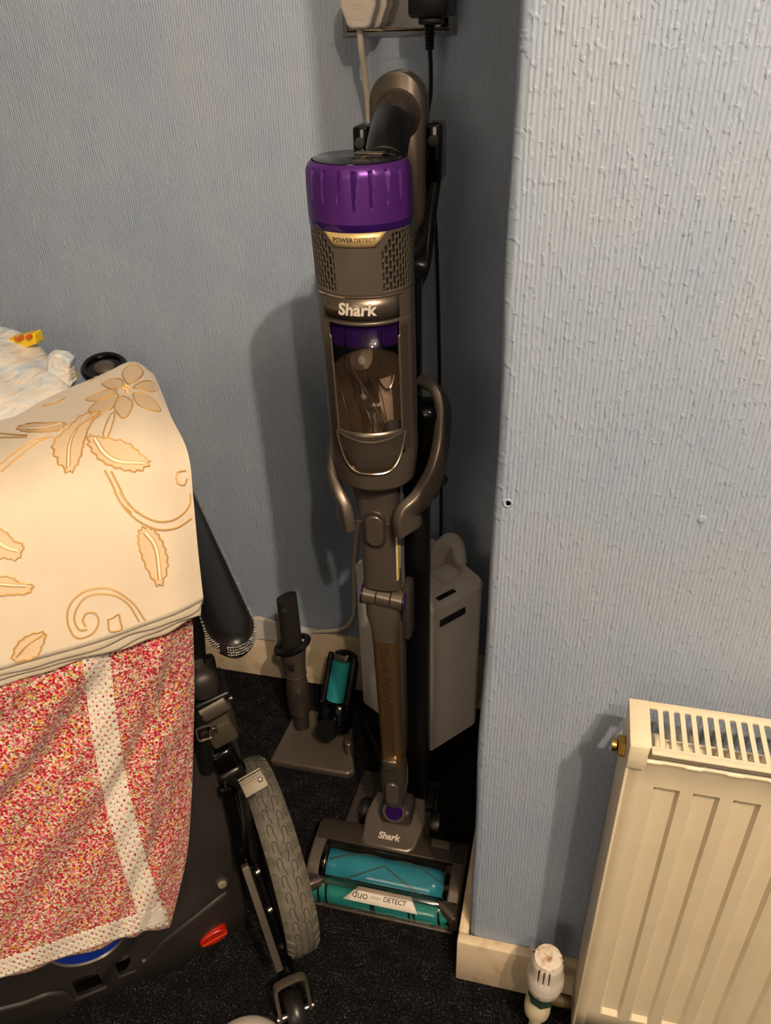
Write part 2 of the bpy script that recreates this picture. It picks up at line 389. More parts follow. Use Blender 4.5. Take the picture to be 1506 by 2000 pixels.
# white plug with its lead, down the wall and along the skirting
def plugbody(b, cx, ytop, z0, z1, wt, wb, r, d0, d1):
    n = 5; out = []
    poly = [(-wt/2, z1), (-wt/2*.97, z0+(z1-z0)*.45)]
    for k in range(n+1):
        a = rad(180+90*k/n); poly.append((-wb/2+r+r*math.cos(a), z0+r+r*math.sin(a)))
    for k in range(n+1):
        a = rad(270+90*k/n); poly.append((wb/2-r+r*math.cos(a), z0+r+r*math.sin(a)))
    poly += [(wt/2*.97, z0+(z1-z0)*.45), (wt/2, z1)]
    b.prism(poly, (cx, 0, 0), (1, 0, 0), (0, 0, 1), (0, 1, 0), d0, d1)
pc = -.2875
t = thing('white_plug', 'white mains plug in the left socket with a white lead down the wall', 'plug', (pc, YB-.01, 1.19))
b = MB(); plugbody(b, pc, 0, 1.1715, 1.222, .045, .032, .009, 1.068, 1.094); b.build('plug_cover', 'white', t, bevel=.0025)
b = MB(); plugbody(b, pc+.004, 0, 1.1705, 1.222, .050, .036, .010, 1.0965, YB-.0098); b.build('plug_base', 'white', t, bevel=.002)
for z, wd in ((1.196, .014), (1.192, .012), (1.181, .016)):
    b = MB(); b.box((pc, 1.0679, z), (wd, .0006, .0012)); b.build('moulded_mark', 'cable', t)
pts = [(-.2895, 1.083, 1.174), (-.2895, 1.086, 1.15), (-.290, 1.105, 1.11), (-.293, 1.125, 1.05), (-.298, 1.137, .9), (-.312, 1.137, .68), (-.330, 1.137, .46), (-.343, 1.137, .40),
       (-.354, 1.136, .31), (-.358, 1.135, .215), (-.368, 1.133, .178), (-.392, 1.132, .156), (-.45, 1.132, .1415), (-.50, 1.132, .143), (-.56, 1.134, .155), (-.60, 1.134, .146), (-.75, 1.134, .1402), (-1.0, 1.134, .14)]
b = MB(); b.tube(smooth_path(pts, 6), .0042, 10); b.build('lead', 'cable', t)
kc = np.array([-.2035, 1.075, 0])
t = thing('black_adapter', 'black plug-in charger in the right socket with a ribbed strain relief', 'charger', (kc[0], YB-.01, 1.19))
b = MB(); b.box((kc[0], 1.098, 1.202), (.047, .068, .043), bev=.005); b.build('adapter_body', 'black', t)
b = MB(); b.box((kc[0]+.001, 1.085, 1.1775), (.027, .024, .008), bev=.002); b.build('adapter_foot', 'black', t)
b = MB()
for k in range(7): b.lathe([(.0062-.0003*k, -.0013), (.0075-.0003*k, 0), (.0062-.0003*k, .0013)], (kc[0], 1.08, 1.172-.0037*k), n=14)
b.lathe([(.0052, -.022), (.0062, .003)], (kc[0], 1.08, 1.170), n=12); b.build('strain_relief', 'gblack', t)
b = MB(); b.tube(smooth_path([(-.2035, 1.08, 1.15), (-.204, 1.09, 1.13), (-.206, 1.10, 1.10), (-.212, 1.11, 1.05), (-.20, 1.12, .9), (-.19, 1.125, .5), (-.188, 1.12, .2)], 6), .0028, 8); b.build('lead', 'black', t)

# ================================================================== STICK VACUUM
def AX(z): k = (z-.077)/.993; return np.array([-.201-.028*k, .80+.03*k, z])
A0 = rad(8)
def cyl(a, r, z, da=0.0): a = a+A0; return AX(z)+np.array([r*math.sin(a), -r*math.cos(a), 0])
def turned(b, prof, n=48, cap0=True, cap1=True):
    k0 = len(b.v); b.grid([[cyl(2*math.pi*i/n, r, z) for i in range(n)] for r, z in prof], closed_v=True)
    if cap0: b.f.append(tuple(k0+i for i in range(n)))
    if cap1: b.f.append(tuple(k0+(len(prof)-1)*n+i for i in range(n)))
    return b
def plate(b, a0, a1, z0, z1, r, th, n=14, m=2, a0b=None, a1b=None):
    a0b = a0 if a0b is None else a0b; a1b = a1 if a1b is None else a1b
    for rr in (r, r+th):
        pass
    P = [[cyl(a0b+(a0-a0b)*j/m+((a1b+(a1-a1b)*j/m)-(a0b+(a0-a0b)*j/m))*i/n, r+th, z0+(z1-z0)*j/m) for i in range(n+1)] for j in range(m+1)]
    b.grid(P); return b
def wraptext(b, txt, width, zc, r, ac=0.0, bold=0.0, slant=0.0, depth=.0006, vertical=False):
    P, F = lettering(txt, width, bold, slant, depth)
    if vertical: out = [cyl(ac+y/r, r+d, zc-x) for x, y, d in P]
    else: out = [cyl(ac+x/r, r+d, zc+y) for x, y, d in P]
    return b.add(out, F)
vac = thing('stick_vacuum', 'upright bronze and purple cordless stick vacuum cleaner docked in the alcove', 'vacuum cleaner', (-.201, .72, 0))
# motor cap with tapering grooves
n = 216; prof = []
for j in range(25):
    q = j/24; z = 1.015+.053*q
    r = .0546-.0016*q*q if q < .8 else .0546-.0016*q*q-.006*((q-.8)/.2)**2.2
    prof.append((r, z, q))
P = []
for r, z, q in prof:
    row = []
    for i in range(n):
        a = 2*math.pi*i/n; ph = (a*20/(2*math.pi)) % 1.0
        wd = .34*max(0, min(1, (q-.22)/.7)) if q < .9 else 0
        dpt = 0
        if ph < wd: dpt = .0034*(1-ph/wd if wd else 0)
        row.append(cyl(a, r-dpt, z))
    P.append(row)
b = MB(); b.grid(P, closed_v=True); b.build('motor_cap', 'purple', vac, sharp=25)
b = MB(); turned(b, [(.0541, 1.0078), (.0547, 1.0090), (.0547, 1.0150)], cap0=False, cap1=False); b.build('cap_ring', 'purple_dk', vac)
b = MB(); turned(b, [(.0458, 1.0660), (.0455, 1.0685), (.0440, 1.0692)], cap0=False); cap = b.build('control_panel', 'gblack', vac, label='glossy black top panel with a display')
pc_ = AX(1.0692)
b = MB(); b.box(pc_+np.array([.0080, .017, .0006]), (.030, .015, .0012), bev=.0005); b.build('display', 'bronze_hi', cap)
b = MB(); b.box(pc_+np.array([.0300, .012, .0006]), (.013, .008, .0012), bev=.0005); b.build('display_window', 'gblack', cap)
# vent body: shell pierced by staggered slots
na, nz = 220, 72; z0, z1 = .945, 1.0085
def slot(i, j):
    a = math.degrees(2*math.pi*(i+.5)/na); a = (a+180) % 360-180; z = z0+(z1-z0)*(j+.5)/nz
    s_ = 1 if a > 0 else -1; a = abs(a)
    if not (27 < a < 80) or z < .9485 or z > 1.005: return False
    if z > .982 and a < 27+(z-.986)*700: return False
    kcol = int((a-27)/4.9); ph = (a-27) % 4.9
    if ph > 2.9: return False
    zz = (z-.9485+kcol*.0052) % .0105
    return zz < .0082
rv = lambda z: .0531+.0006*(z-z0)/(z1-z0)
P = [[cyl(2*math.pi*i/na, rv(z0+(z1-z0)*j/nz), z0+(z1-z0)*j/nz) for j in range(nz+1)] for i in range(na)]
b = MB(); b.grid(P, closed_u=True, skip=slot); vent = b.build('vent_shell', 'bronze', vac, solid=.0014, sharp=50)
b = MB(); turned(b, [(.0508, .945), (.0508, 1.008)]); b.build('filter_core', 'dgrey', vac)
b = MB(); plate(b, rad(-37), rad(33), .9940, 1.0075, .0538, .0006, a0b=rad(-25), a1b=rad(21)); lab = b.build('name_label', 'gold', vac, label='gold trapezoid label', solid=.0006)
b = MB(); wraptext(b, 'POWER', .0215, 1.0008, .0545, -.24, .025); wraptext(b, 'DETECT', .0215, 1.0008, .0545, .175, 0.004); b.build('lettering', 'ink', lab)
# chrome edged band with the raised name
b = MB(); turned(b, [(.0533, .917), (.0534, .9435), (.0534, .945)], cap0=False, cap1=False); b.build('body_ring', 'bronze', vac)
b = MB(); plate(b, rad(-48), rad(46), .9195, .9425, .0534, .0008); band = b.build('name_band', 'bronze_br', vac, label='brushed bronze band', solid=.0007)
b = MB(); b.tube([cyl(rad(a), .0542, .9436) for a in range(-58, 56, 3)], .0009, 6); b.build('chrome_edge', 'champagne', band)
b = MB(); wraptext(b, 'Shark', .041, .9315, .0541, -.06, .03, .12, .0012); b.build('lettering', 'wink', band)
b = MB(); plate(b, rad(35), rad(45), .921, .940, .0543, .0003); b.build('film_scrap', 'silver', band, label='scrap of protective film')
# dust cup: outer shell with a tall window
na, nz = 160, 56; z0, z1 = .712, .917
def cup_r(z):
    return .0531-.0006*(.917-z)/.1 if z > .76 else .0525-.0055*((.76-z)/.048)**1.6
def win(i, j):
    a = (math.degrees(2*math.pi*(i+.5)/na)+180) % 360-180; z = z0+(z1-z0)*(j+.5)/nz
    hw = 44 if z < .9 else 46
    if z > .911: hw -= (z-.911)*2600
    return abs(a-2) < hw and .779+.004*(1-math.cos(rad(a))) < z < .9145
P = [[cyl(2*math.pi*i/na, cup_r(z0+(z1-z0)*j/nz), z0+(z1-z0)*j/nz) for j in range(nz+1)] for i in range(na)]
b = MB(); b.grid(P, closed_u=True, skip=win); cup = b.build('dust_cup_frame', 'bronze', vac, solid=.002, sharp=40)
for s_ in (-1, 1):
    b = MB(); plate(b, rad(2+s_*45.5), rad(2+s_*58), .762, .910, .0527, .0009, 6, 12); b.build('brushed_strip', 'bronze_br', cup)
b = MB(); turned(b, [(.0493, .785), (.0498, .85), (.0503, .912)], cap0=False, cap1=False); b.build('clear_cup', 'clear', vac, label='clear plastic dust cup', solid=.0012)
n = 120
P = [[cyl(2*math.pi*i/n, .0497-(.0012 if (i % 8 == 0 and z < .905) else 0)-(.0008 if z < .891 else 0), z) for i in range(n)] for z in (.888, .891, .902, .9155)]
b = MB(); b.grid(P, closed_v=True); b.f.append(tuple(range(n))); b.build('cup_collar', 'purple_dk', vac, label='dark purple ribbed collar', sharp=25)
# inside of the cup
b = MB(); b.grid([[cyl(rad(a), .0478, z) for a in np.linspace(70, 290, 24)] for z in (.775, .9)]); b.build('cup_back', 'cupback', vac)
b = MB(); turned(b, [(.046, .774), (.046, .778), (.001, .779)]); b.build('cup_floor', 'bronze_dk', vac)
cc = AX(.868)
b = MB(); b.lathe([(.001, -.004), (.015, -.003), (.0165, 0), (.0165, .004), (.014, .006), (.001, .007)], cc+np.array([-.004, -.020, -.002]), (.1, -.9, .25), 32); o = b.build('inlet_disc', 'cupback', vac)
b = MB(); b.tube([cc+np.array([-.004+.0163*math.sin(a), -.0262, -.002-.0163*math.cos(a)]) for a in np.linspace(-1.3, 1.5, 22)], .0009, 6); b.build('disc_highlight', 'champagne', o)  # pale metal arc stands in for the highlight on the disc edge
for pts in (((-48, .043, .85), (-38, .042, .82), (-27, .043, .79), (-24, .044, .779)), ((-30, .044, .872), (-14, .043, .84), (2, .043, .81), (8, .044, .779)), ((12, .044, .85), (20, .044, .835), (30, .044, .79), (36, .044, .781))):
    b = MB(); b.tube(smooth_path([cyl(rad(a), r, z) for a, r, z in pts], 6), .0009, 6); b.build('moulded_rib', 'smoke', vac)
b = MB(); b.tube(smooth_path([cyl(rad(-55), .038, .882), cyl(rad(-35), .032, .86), cyl(rad(-10), .027, .832), cyl(rad(8), .026, .805), cyl(rad(14), .027, .78)], 6), [.008]*6+[.010]*6+[.0125]*6+[.014]*7, 16); b.build('dirt_chute', 'smoke', vac)
b = MB(); b.tube(smooth_path([cyl(rad(-25), .040, .86), cyl(rad(0), .040, .835), cyl(rad(20), .041, .805), cyl(rad(27), .042, .782)], 6), .0014, 6); b.build('chute_highlight', 'champagne', vac)  # highlight along the chute edge, put in as a pale metal line
b = MB(); plate(b, rad(22), rad(52), .80, .845, .031, .001, 8, 3); b.build('inner_panel', 'cupback', vac)
b = MB(); b.tube([cyl(rad(a), .035, .846-.012*math.cos(rad((a-38)*5))) for a in range(20, 58, 3)], .0012, 6); b.build('panel_rim', 'champagne', vac)
b = MB(); b.lathe([(.001, 0), (.012, .001), (.012, .004), (.001, .006)], cyl(rad(42), .036, .79), (.4, -.8, .3), 20); b.build('flap', 'dgrey', vac)
b = MB(); turned(b, [(.012, .78), (.014, .84), (.020, .89)]); b.build('cyclone_cone', 'smoke', vac)
# lower band with its two chrome arcs
b = MB(); b.grid([[cyl(rad(a+2), cup_r(z)+.0008, z) for a in np.linspace(-46, 46, 24)] for z in [(.741+.05*k/8) for k in range(9)]],
       skip=lambda i, j: ((abs(j-11.5)/11.5)**3*.028+.741) > .741+.05*(i+.5)/8); lb = b.build('lower_band', 'bronze_br', vac, solid=.0006)
b = MB(); b.tube([cyl(rad(a+2), .0536, .7795+.0075*(abs(a)/46)**2) for a in range(-46, 47, 4)], .0012, 8); b.build('chrome_arc', 'champagne', lb)
b = MB(); b.tube([cyl(rad(a+2), cup_r(.738+.048*(abs(a)/48)**4)+.0011, .738+.048*(abs(a)/48)**4) for a in range(-48, 49, 3)], .0016, 8); b.build('chrome_arc', 'champagne', lb)
b = MB(); turned(b, [(.030, .699), (.036, .703), (.0445, .710), (.0472, .7125)]); b.build('cup_base', 'bronze_dk', vac)
# neck (rounded, flattened), release button, hinge, wand
def oval(b, rows, n=40, cap=True):
    k0 = len(b.v); P = []
    for z, wx, wy, dx, dy in rows:
        pr = []
        for i in range(n):
            a = 2*math.pi*i/n; c, s_ = math.cos(a), math.sin(a); e = .62
            pr.append(AX(z)+np.array([dx+wx*abs(c)**e*(1 if c > 0 else -1), dy+wy*abs(s_)**e*(1 if s_ > 0 else -1), 0]))
        P.append(pr)
    b.grid(P, closed_v=True)
    if cap: b.f.append(tuple(k0+i for i in range(n))); b.f.append(tuple(k0+(len(rows)-1)*n+i for i in range(n)))
    return b
b = MB(); oval(b, [(.545, .0255, .016, 0, -.002), (.56, .0245, .018, 0, -.001), (.60, .0235, .021, 0, 0), (.655, .0245, .024, 0, 0), (.69, .028, .028, 0, 0), (.706, .031, .031, 0, 0)]); neck = b.build('neck', 'bronze', vac, sharp=50)
b = MB(); b.box(AX(.600)+np.array([.024, -.004, -.005]), (.002, .020, .07), bev=.0005); o = b.build('side_label', 'label', neck, label='white and yellow sticker')
b = MB(); b.box(AX(.600)+np.array([.0252, -.009, -.005]), (.0006, .006, .07)); b.build('sticker_stripe', 'yellow', o)
def pill(b, z0, z1, wd, y0, y1, dx=0, r=None):
    h = z1-z0; c = AX((z0+z1)/2); P = rrect(wd, h, wd/2*.98, 8)
    b.prism(P, (c[0]+dx, 0, c[2]), (1, 0, 0), (0, 0, 1), (0, 1, 0), y0, y1)
yn = AX(.645)[1]-.0225
b = MB(); pill(b, .617, .672, .0285, yn-.004, yn+.01); o = b.build('button_surround', 'bronze_dk', neck, bevel=.0015)
b = MB(); pill(b, .6205, .666, .0225, yn-.0065, yn-.003); b.build('release_button', 'bronze_hi', o, bevel=.002)
b = MB(); b.tube([AX(.6335)+np.array([x, yn-AX(.6335)[1]-.0068+.0, .0015*math.sin(x*250)]) for x in np.linspace(-.004, .004, 5)], .0004, 5); b.build('button_mark', 'silver', o)
for s_ in (-1, 1):
    b = MB(); b.box(AX(.648)+np.array([s_*.0205, -.0215, .004]), (.011, .003, .0016), bev=.0005); b.build('seam', 'bronze_hi', neck)
hx = AX(.5255); hd = np.array([.985, -.02, -.09]); hd /= np.linalg.norm(hd)
for k, (x0, x1) in enumerate(((-.0285, -.0100), (-.0092, .0098), (.0106, .0270))):
    b = MB(); b.lathe([(.0150, x0), (.0157, x0+.0008), (.0157, x1-.0008), (.0150, x1)], hx+np.array([.002, -.004, 0]), hd, 36); b.build('hinge_barrel', 'bronze_hi', vac)
for x0, x1 in ((-.0312, -.0286), (.0271, .0300)):
    b = MB(); b.lathe([(.0130, x0), (.0165, x0+.0006), (.0165, x1-.0006), (.0130, x1)], hx+np.array([.002, -.004, 0]), hd, 36); b.build('hinge_ring', 'purple_dk', vac, label='purple hinge ring')
b = MB(); oval(b, [(.4555, .0185, .0185, 0, 0), (.475, .0195, .0185, 0, 0), (.495, .0245, .019, 0, 0), (.525, .0255, .018, 0, .002)]); b.build('wand_collar', 'bronze', vac, sharp=50)
b = MB(); b.box(AX(.49)+np.array([.031, .008, .01]), (.012, .03, .09), bev=.004); b.build('hinge_latch', 'bronze_dk', vac)
b = MB(); oval(b, [(.195, .0165, .0165, 0, 0), (.25, .0165, .017, 0, 0), (.455, .0183, .0178, 0, 0)]); wand = b.build('wand', 'wand', vac, sharp=60)
b = MB(); oval(b, [(.4545, .0187, .0187, 0, 0), (.4562, .0187, .0187, 0, 0)]); b.build('wand_line', 'champagne', wand)
P, F = lettering('Shark POWERDETECT', .212, .008, .08, .0003)
yw = lambda z: AX(z)[1]-.0178
b = MB(); b.add([(AX(.342-x)[0]+y*.8+.001, yw(.342-x)-.0002-d, .342-x) for x, y, d in P], F); b.build('lettering', 'wandink', wand)
b = MB(); b.box(AX(.35)+np.array([.0185, .008, 0]), (.008, .022, .27), bev=.003); b.build('wand_rail', 'bronze_dk', wand)
b = MB(); b.box(AX(.2165)+np.array([0, -.0195, 0]), (.0235, .010, .017), ax=[[1, 0, 0], [0, .96, -.25], [0, .25, .96]], bev=.002); b.build('foot_latch', 'champagne', vac, label='pale release catch')
b = MB(); oval(b, [(.118, .0165, .018, 0, -.002), (.15, .0205, .020, 0, 0), (.185, .0212, .020, 0, 0), (.207, .0175, .0185, 0, 0)]); con = b.build('wand_connector', 'bronze_dk', vac, sharp=55)
b = MB(); pill(b, .128, .176, .021, AX(.15)[1]-.0235, AX(.15)[1]-.015); b.build('foot_button', 'bronze', con, bevel=.002)
b = MB(); b.tube(smooth_path([AX(.20)+np.array([.0225, -.004, 0]), AX(.175)+np.array([.0225, -.010, 0]), AX(.15)+np.array([.018, -.018, 0])], 5), .0008, 6); b.build('chrome_line', 'silver', con)
b = MB(); b.lathe([(.0185, 0), (.0195, .005), (.0195, .022), (.0185, .028)], AX(.101)+np.array([.0, -.0175, .003]), (0, .8, -.3), 30); j = b.build('swivel_joint', 'bronze', vac)
b = MB(); b.lathe([(.001, 0), (.0135, 0), (.0145, .002)], AX(.101)+np.array([0, -.0190, .0042]), (0, .8, -.3), 30); b.build('swivel_cap', 'purple_dk', j, label='purple end cap')
# handle: flat rounded back plate with a flared black grip running down into the body
hp = np.array([-.2185, .972, 1.1005])
b = MB(); prof = rrect(.066, .18, .0325, 10)
rings = [[hp+np.array([x*k, d, (y-.056)*(1 if y > 0 else 1)+.022*0]) for x, y in prof] for k, d in ((.90, .016), (1.0, .010), (1.0, -.004), (.93, -.0095), (.80, -.011))]
b.grid(rings, closed_v=True); nn = len(prof); b.f.append(tuple(range(nn))); b.f.append(tuple(4*nn+i for i in range(nn))); hnd = b.build('handle_back', 'bronze', vac, sharp=60)
gp = smooth_path([(-.2180, .963, 1.090), (-.2180, .952, 1.089), (-.2172, .932, 1.083), (-.2160, .908, 1.070), (-.2150, .888, 1.054)], 6)
b = MB(); b.tube(gp, [.0285, .0272, .0260, .0250, .0240, .0233]+[.0220]*(len(gp)-6), 28); b.build('handle_flare', 'bronze', vac)
gp2 = smooth_path([(-.2180, .942, 1.086), (-.2172, .926, 1.080), (-.2160, .904, 1.0675), (-.2150, .884, 1.049)], 6)
b = MB(); b.tube(gp2, .0226, 28); b.build('handle_grip', 'satin', vac)
b = MB(); b.box((-.2200, .905, .93), (.040, .05, .20), bev=.012, seg=3); b.build('battery', 'bronze_dk', vac)
b = MB(); b.box((-.2195, .972, .95), (.050, .022, .15), bev=.008, seg=3); b.build('handle_lower', 'bronze_dk', vac)

# floor head
HX0, HX1 = -.326, -.079
HC_ = (HX0+HX1)/2
side = [(.668, .012), (.668, .030), (.683, .046), (.705, .057), (.735, .060), (.775, .058), (.792, .045), (.796, .020), (.790, .008), (.675, .006)]
def yzprism(b, poly, x0, x1): return b.prism(poly, (0, 0, 0), (0, 1, 0), (0, 0, 1), (1, 0, 0), x0, x1)
sideL = [(.684, .010), (.680, .034), (.690, .047), (.706, .057), (.735, .060), (.775, .058), (.792, .045), (.796, .020), (.790, .008)]
b = MB(); yzprism(b, sideL, HX0, HX0+.024); head = b.build('head_side', 'bronze', vac, bevel=.004)
b = MB(); yzprism(b, sideL, HX1-.022, HX1); head2 = b.build('head_side', 'bronze', vac, bevel=.004)
b = MB(); yzprism(b, [(.744, .030), (.742, .0605), (.775, .059), (.792, .046), (.796, .02), (.79, .008), (.75, .008)], HX0+.003, HX1-.003); b.build('head_back', 'bronze_dk', vac, bevel=.003)
b = MB(); b.box((HC_, .73, .007), (HX1-HX0-.02, .10, .006)); b.build('head_sole', 'black', vac)
b = MB(); b.lathe([(.0245, HX0+.034), (.0245, HX1-.028)], (0, .7165, .0335), (1, 0, 0), 40); rol = b.build('main_roller', 'teal', vac, label='teal brush roller')
for k in range(4):
    b = MB(); pth = [(x, .7165+.0248*math.cos(a), .0335+.0248*math.sin(a)) for x in np.linspace(HX0+.036, HX1-.03, 40) for a in [1.55+k*math.pi/2+5.2*abs((x-HC_)/.25)]]
    b.tube(pth, .0013, 6); b.build('bristle_strip', 'bristle', rol)
b = MB(); b.lathe([(.020, HX0+.024), (.0275, HX0+.0255), (.0275, HX0+.033), (.022, HX0+.0345)], (0, .7165, .0335), (1, 0, 0), 40); o = b.build('roller_cap', 'gblack', rol)
b = MB(); b.lathe([(.0279, HX0+.0285), (.0279, HX0+.0300)], (0, .7165, .0335), (1, 0, 0), 40, caps=False); b.build('cap_trim', 'champagne', rol)
b = MB(); b.lathe([(.0135, HX0+.016), (.0135, HX1-.016)], (0, .681, .0165), (1, 0, 0), 28); rol2 = b.build('front_roller', 'teal2', vac, label='soft teal front roller')
for x in (-.302, -.290, -.218, -.214, -.158, -.150, -.112):
    b = MB(); b.tube([(x+.006*q, .681+.0138*math.cos(a), .0165+.0138*math.sin(a)) for q, a in zip(np.linspace(0, 1, 9), np.linspace(1.2, 3.6, 9))], .0016, 6); b.build('black_bristle', 'black', rol2)
# clear cover over the main roller and the clear front shield
arc = [(.7440, .0600), (.7300, .0628), (.7140, .0625), (.7000, .0580), (.6915, .0500), (.6880, .0420)]
b = MB(); b.grid([[(x, y, z) for y, z in arc] for x in np.linspace(HX0+.022, HX1-.020, 8)]); cov = b.build('clear_cover', 'clear', vac, label='clear window over the roller', solid=.0012)
arc2 = [(.6900, .0415), (.6800, .0380), (.6690, .0315), (.6645, .0240), (.6640, .0110)]
b = MB(); b.grid([[(x, y, z) for y, z in arc2] for x in np.linspace(HX0+.006, HX1-.004, 8)]); sh = b.build('front_shield', 'clear', vac, label='clear front shield', solid=.0014)
b = MB(); b.box((HC_, .6860, .0425), (HX1-HX0-.052, .013, .008), ax=[[1, 0, 0], [0, .93, .37], [0, -.37, .93]], bev=.0015); b.build('cover_bar', 'smoke', vac)
b = MB(); b.box((HC_, .6645, .0075), (HX1-HX0-.012, .006, .0045), bev=.001); b.build('shield_lip', 'grey', vac)
for x in (-.290, -.236, -.180, -.115):
    b = MB(); b.box((x, .6632, .0118), (.010, .0015, .003)); b.build('shield_clip', 'silver', sh)
# printed label on the shield
def shp(x, q, lift):   # point on the shield slope, q 0 at its foot
    p0 = np.array([x, .6675, .0300]); p1 = np.array([x, .6865, .0405]); nrm = np.array([0, -.484, .875])
    return p0+(p1-p0)*q+nrm*lift
b = MB(); b.grid([[shp(-.258+.021*q+(.118-.034*q)*i/10, q, .0022) for i in range(11)] for q in (0.0, .5, 1.0)]); lb = b.build('shield_label', 'label', sh, label='white slanted label', solid=.0005)
ang = np.array([1, 0, 0]); sl = np.array([0, .875, .484])
for txt, wd, xc, bold in (('duo', .024, -.232, .0), ('clean', .017, -.2075, 0.0), ('DETECT', .036, -.177, .012)):
    P, F = lettering(txt, wd, bold, .08 if txt == 'DETECT' else 0, .0003); o = shp(xc, .5, .0023)
    b = MB(); b.add([o+ang*x+sl*y+np.array([0, -.484, .875])*d for x, y, d in P], F); b.build('lettering', 'ink' if txt != 'clean' else 'silver', lb)
# corner guards
for s_, xo, xi in ((1, HX0-.0005, HX0+.036), (-1, HX1+.0005, HX1-.036)):
    b = MB(); b.prism([(xo, .690), (xi-s_*.004, .690), (xi, .684), (xo+s_*.008, .662), (xo, .664)], (0, 0, 0), (1, 0, 0), (0, 1, 0), (0, 0, 1), .012, .046)
    g = b.build('corner_guard', 'bronze', vac, bevel=.003)
    b = MB(); b.prism([(xo+s_*.006, .6865), (xi-s_*.008, .6865), (xi-s_*.010, .684), (xo+s_*.008, .671)], (0, 0, 0), (1, 0, 0), (0, 1, 0), (0, 0, 1), .0462, .0470)
    b.build('guard_inlay', 'dgrey', g, bevel=.0005)
# neck plate carrying the name
nb = [(-.250, .752), (-.242, .745), (-.172, .745), (-.163, .752), (-.153, .80), (-.160, .838), (-.243, .838), (-.253, .80)]
b = MB(); k0 = 0
def npz(y): return .0615+max(0, (y-.762))*.22
ring = lambda k, dz: [(HC_+(x-HC_)*k if 1 else x, .792+(y-.792)*k, npz(.792+(y-.792)*k)+dz) for x, y in nb]
b.grid([ring(1.0, -.03), ring(1.0, -.002), ring(.965, .0015), ring(.60, .0035)], closed_v=True); b.f.append(tuple(24+i for i in range(8)))
npl = b.build('neck_plate', 'bronze', vac, bevel=.002, sharp=30)
b = MB(); b.prism([(-.228, .775), (-.182, .775), (-.172, .830), (-.236, .830)], (0, 0, .0665), (1, 0, 0), (0, .976, .217), (0, -.217, .976), -.156+.156, .003); 
P, F = lettering('Shark', .036, .03, .1, .0008)
b = MB(); b.add([(-.2055+x, .7645+y*.97, npz(.7645+y)+.0034+d) for x, y, d in P], F); b.build('lettering', 'wink', npl)
b = MB(); b.box((-.2, .805, .088), (.052, .045, .035), bev=.008, seg=3); b.build('swivel_yoke', 'dgrey', vac)
for x in (-.263, -.141):
    b = MB(); b.lathe([(.012, -.009), (.022, -.007), (.0235, 0), (.022, .007), (.012, .009)], (x, .832, .0245), (1, 0, 0), 30); o = b.build('rear_wheel', 'black', vac)
    b = MB(); b.lathe([(.004, 0), (.006, .001), (.004, .003)], (x-.0085, .825, .035), (-1, 0, .2), 14); b.build('wheel_hub', 'grey', o)
b = MB(); b.box((-.123, .772, .0605), (.030, .013, .003), bev=.0006); b.build('head_latch', 'grey', vac)

# ================================================================== CHARGING STAND
dk = thing('charging_stand', 'dark bronze and black charging stand with a tall black mast behind the vacuum', 'stand', (-.18, .88, 0))
b = MB(); b.prism([(-.298, .805), (-.150, .805), (-.145, .86), (-.150, .925), (-.292, .925)], (0, 0, 0), (1, 0, 0), (0, 1, 0), (0, 0, 1), .0005, .016); base = b.build('base_plate', 'bronze_dk', dk, bevel=.004)
b = MB(); b.box((-.284, .886, .0164), (.012, .0015, .0008)); b.build('base_mark', 'silver', base)
b = MB(); b.box((-.1815, .884, .33), (.0335, .030, .645), bev=.005); mast = b.build('mast', 'black', dk)
b = MB(); b.box((-.1815, .884, .018), (.06, .05, .02), bev=.005); b.build('mast_foot', 'black', dk)
b = MB(); b.box((-.190, .905, .765), (.022, .016, .32), bev=.004); b.build('upper_mast', 'gblack', dk)
hook = smooth_path([(-.190, .905, .90), (-.189, .935, .925), (-.182, .960, .975), (-.1755, .975, 1.03)], 6)
b = MB(); b.sweep(hook, rrect(.012, .026, .004, 3), (0, .6, 1.0)); b.build('hook_strut', 'satin', dk)
for x, zt, hh in ((-.1755, 1.083, .062), (-.2610, 1.080, .050)):
    b = MB(); b.box((x, .975, zt-hh/2), (.0180, .036, hh), bev=.004); o = b.build('hook_arm', 'gblack', dk)
    b = MB(); b.lathe([(.005, 0), (.006, .0005), (.006, .0012), (.004, .0016)], (x, .9565, zt-.017), (0, -1, 0), 18); b.build('hook_stud', 'dgrey', o)
b = MB(); b.box((-.218, .997, 1.05), (.095, .010, .030), bev=.003); b.build('hook_bridge', 'gblack', dk)
b = MB(); b.box((-.175, .882, .715), (.050, .045, .135), bev=.012, seg=3); hd_ = b.build('cradle_head', 'gblack', dk)
def cradle(pts, ups, name='cradle_arm'):
    P = smooth_path(pts, 6); n = len(P); rings = []
    for i in range(n):
        q = i/(n-1); t = P[min(i+1, n-1)]-P[max(i-1, 0)]; t = t/np.linalg.norm(t)
        e2 = np.array(ups[0])*(1-q)+np.array(ups[1])*q; e2 = e2-t*(e2@t); e2 /= np.linalg.norm(e2); e1 = np.cross(t, e2)
        wd = .028+.012*min(1, max(0, (q-.45)/.35)); wd *= min(1, .35+q*6)
        rings.append([P[i]+x*e1+(y-wd/2+.011)*e2 for x, y in rrect(.0145, wd, .0045, 3)])
    b = MB(); b.grid(rings, closed_v=True); m = len(rings[0]); b.f.append(tuple(range(m))); b.f.append(tuple((n-1)*m+i for i in range(m)))
    return b.build(name, 'bronze', dk, sharp=50)
cradle([(-.178, .900, .800), (-.160, .888, .797), (-.1485, .878, .778), (-.1475, .862, .738), (-.152, .836, .709), (-.163, .806, .692), (-.176, .790, .682), (-.1805, .785, .668), (-.1795, .787, .648)], ((0, -.6, .5), (-.6, -.8, .1)))
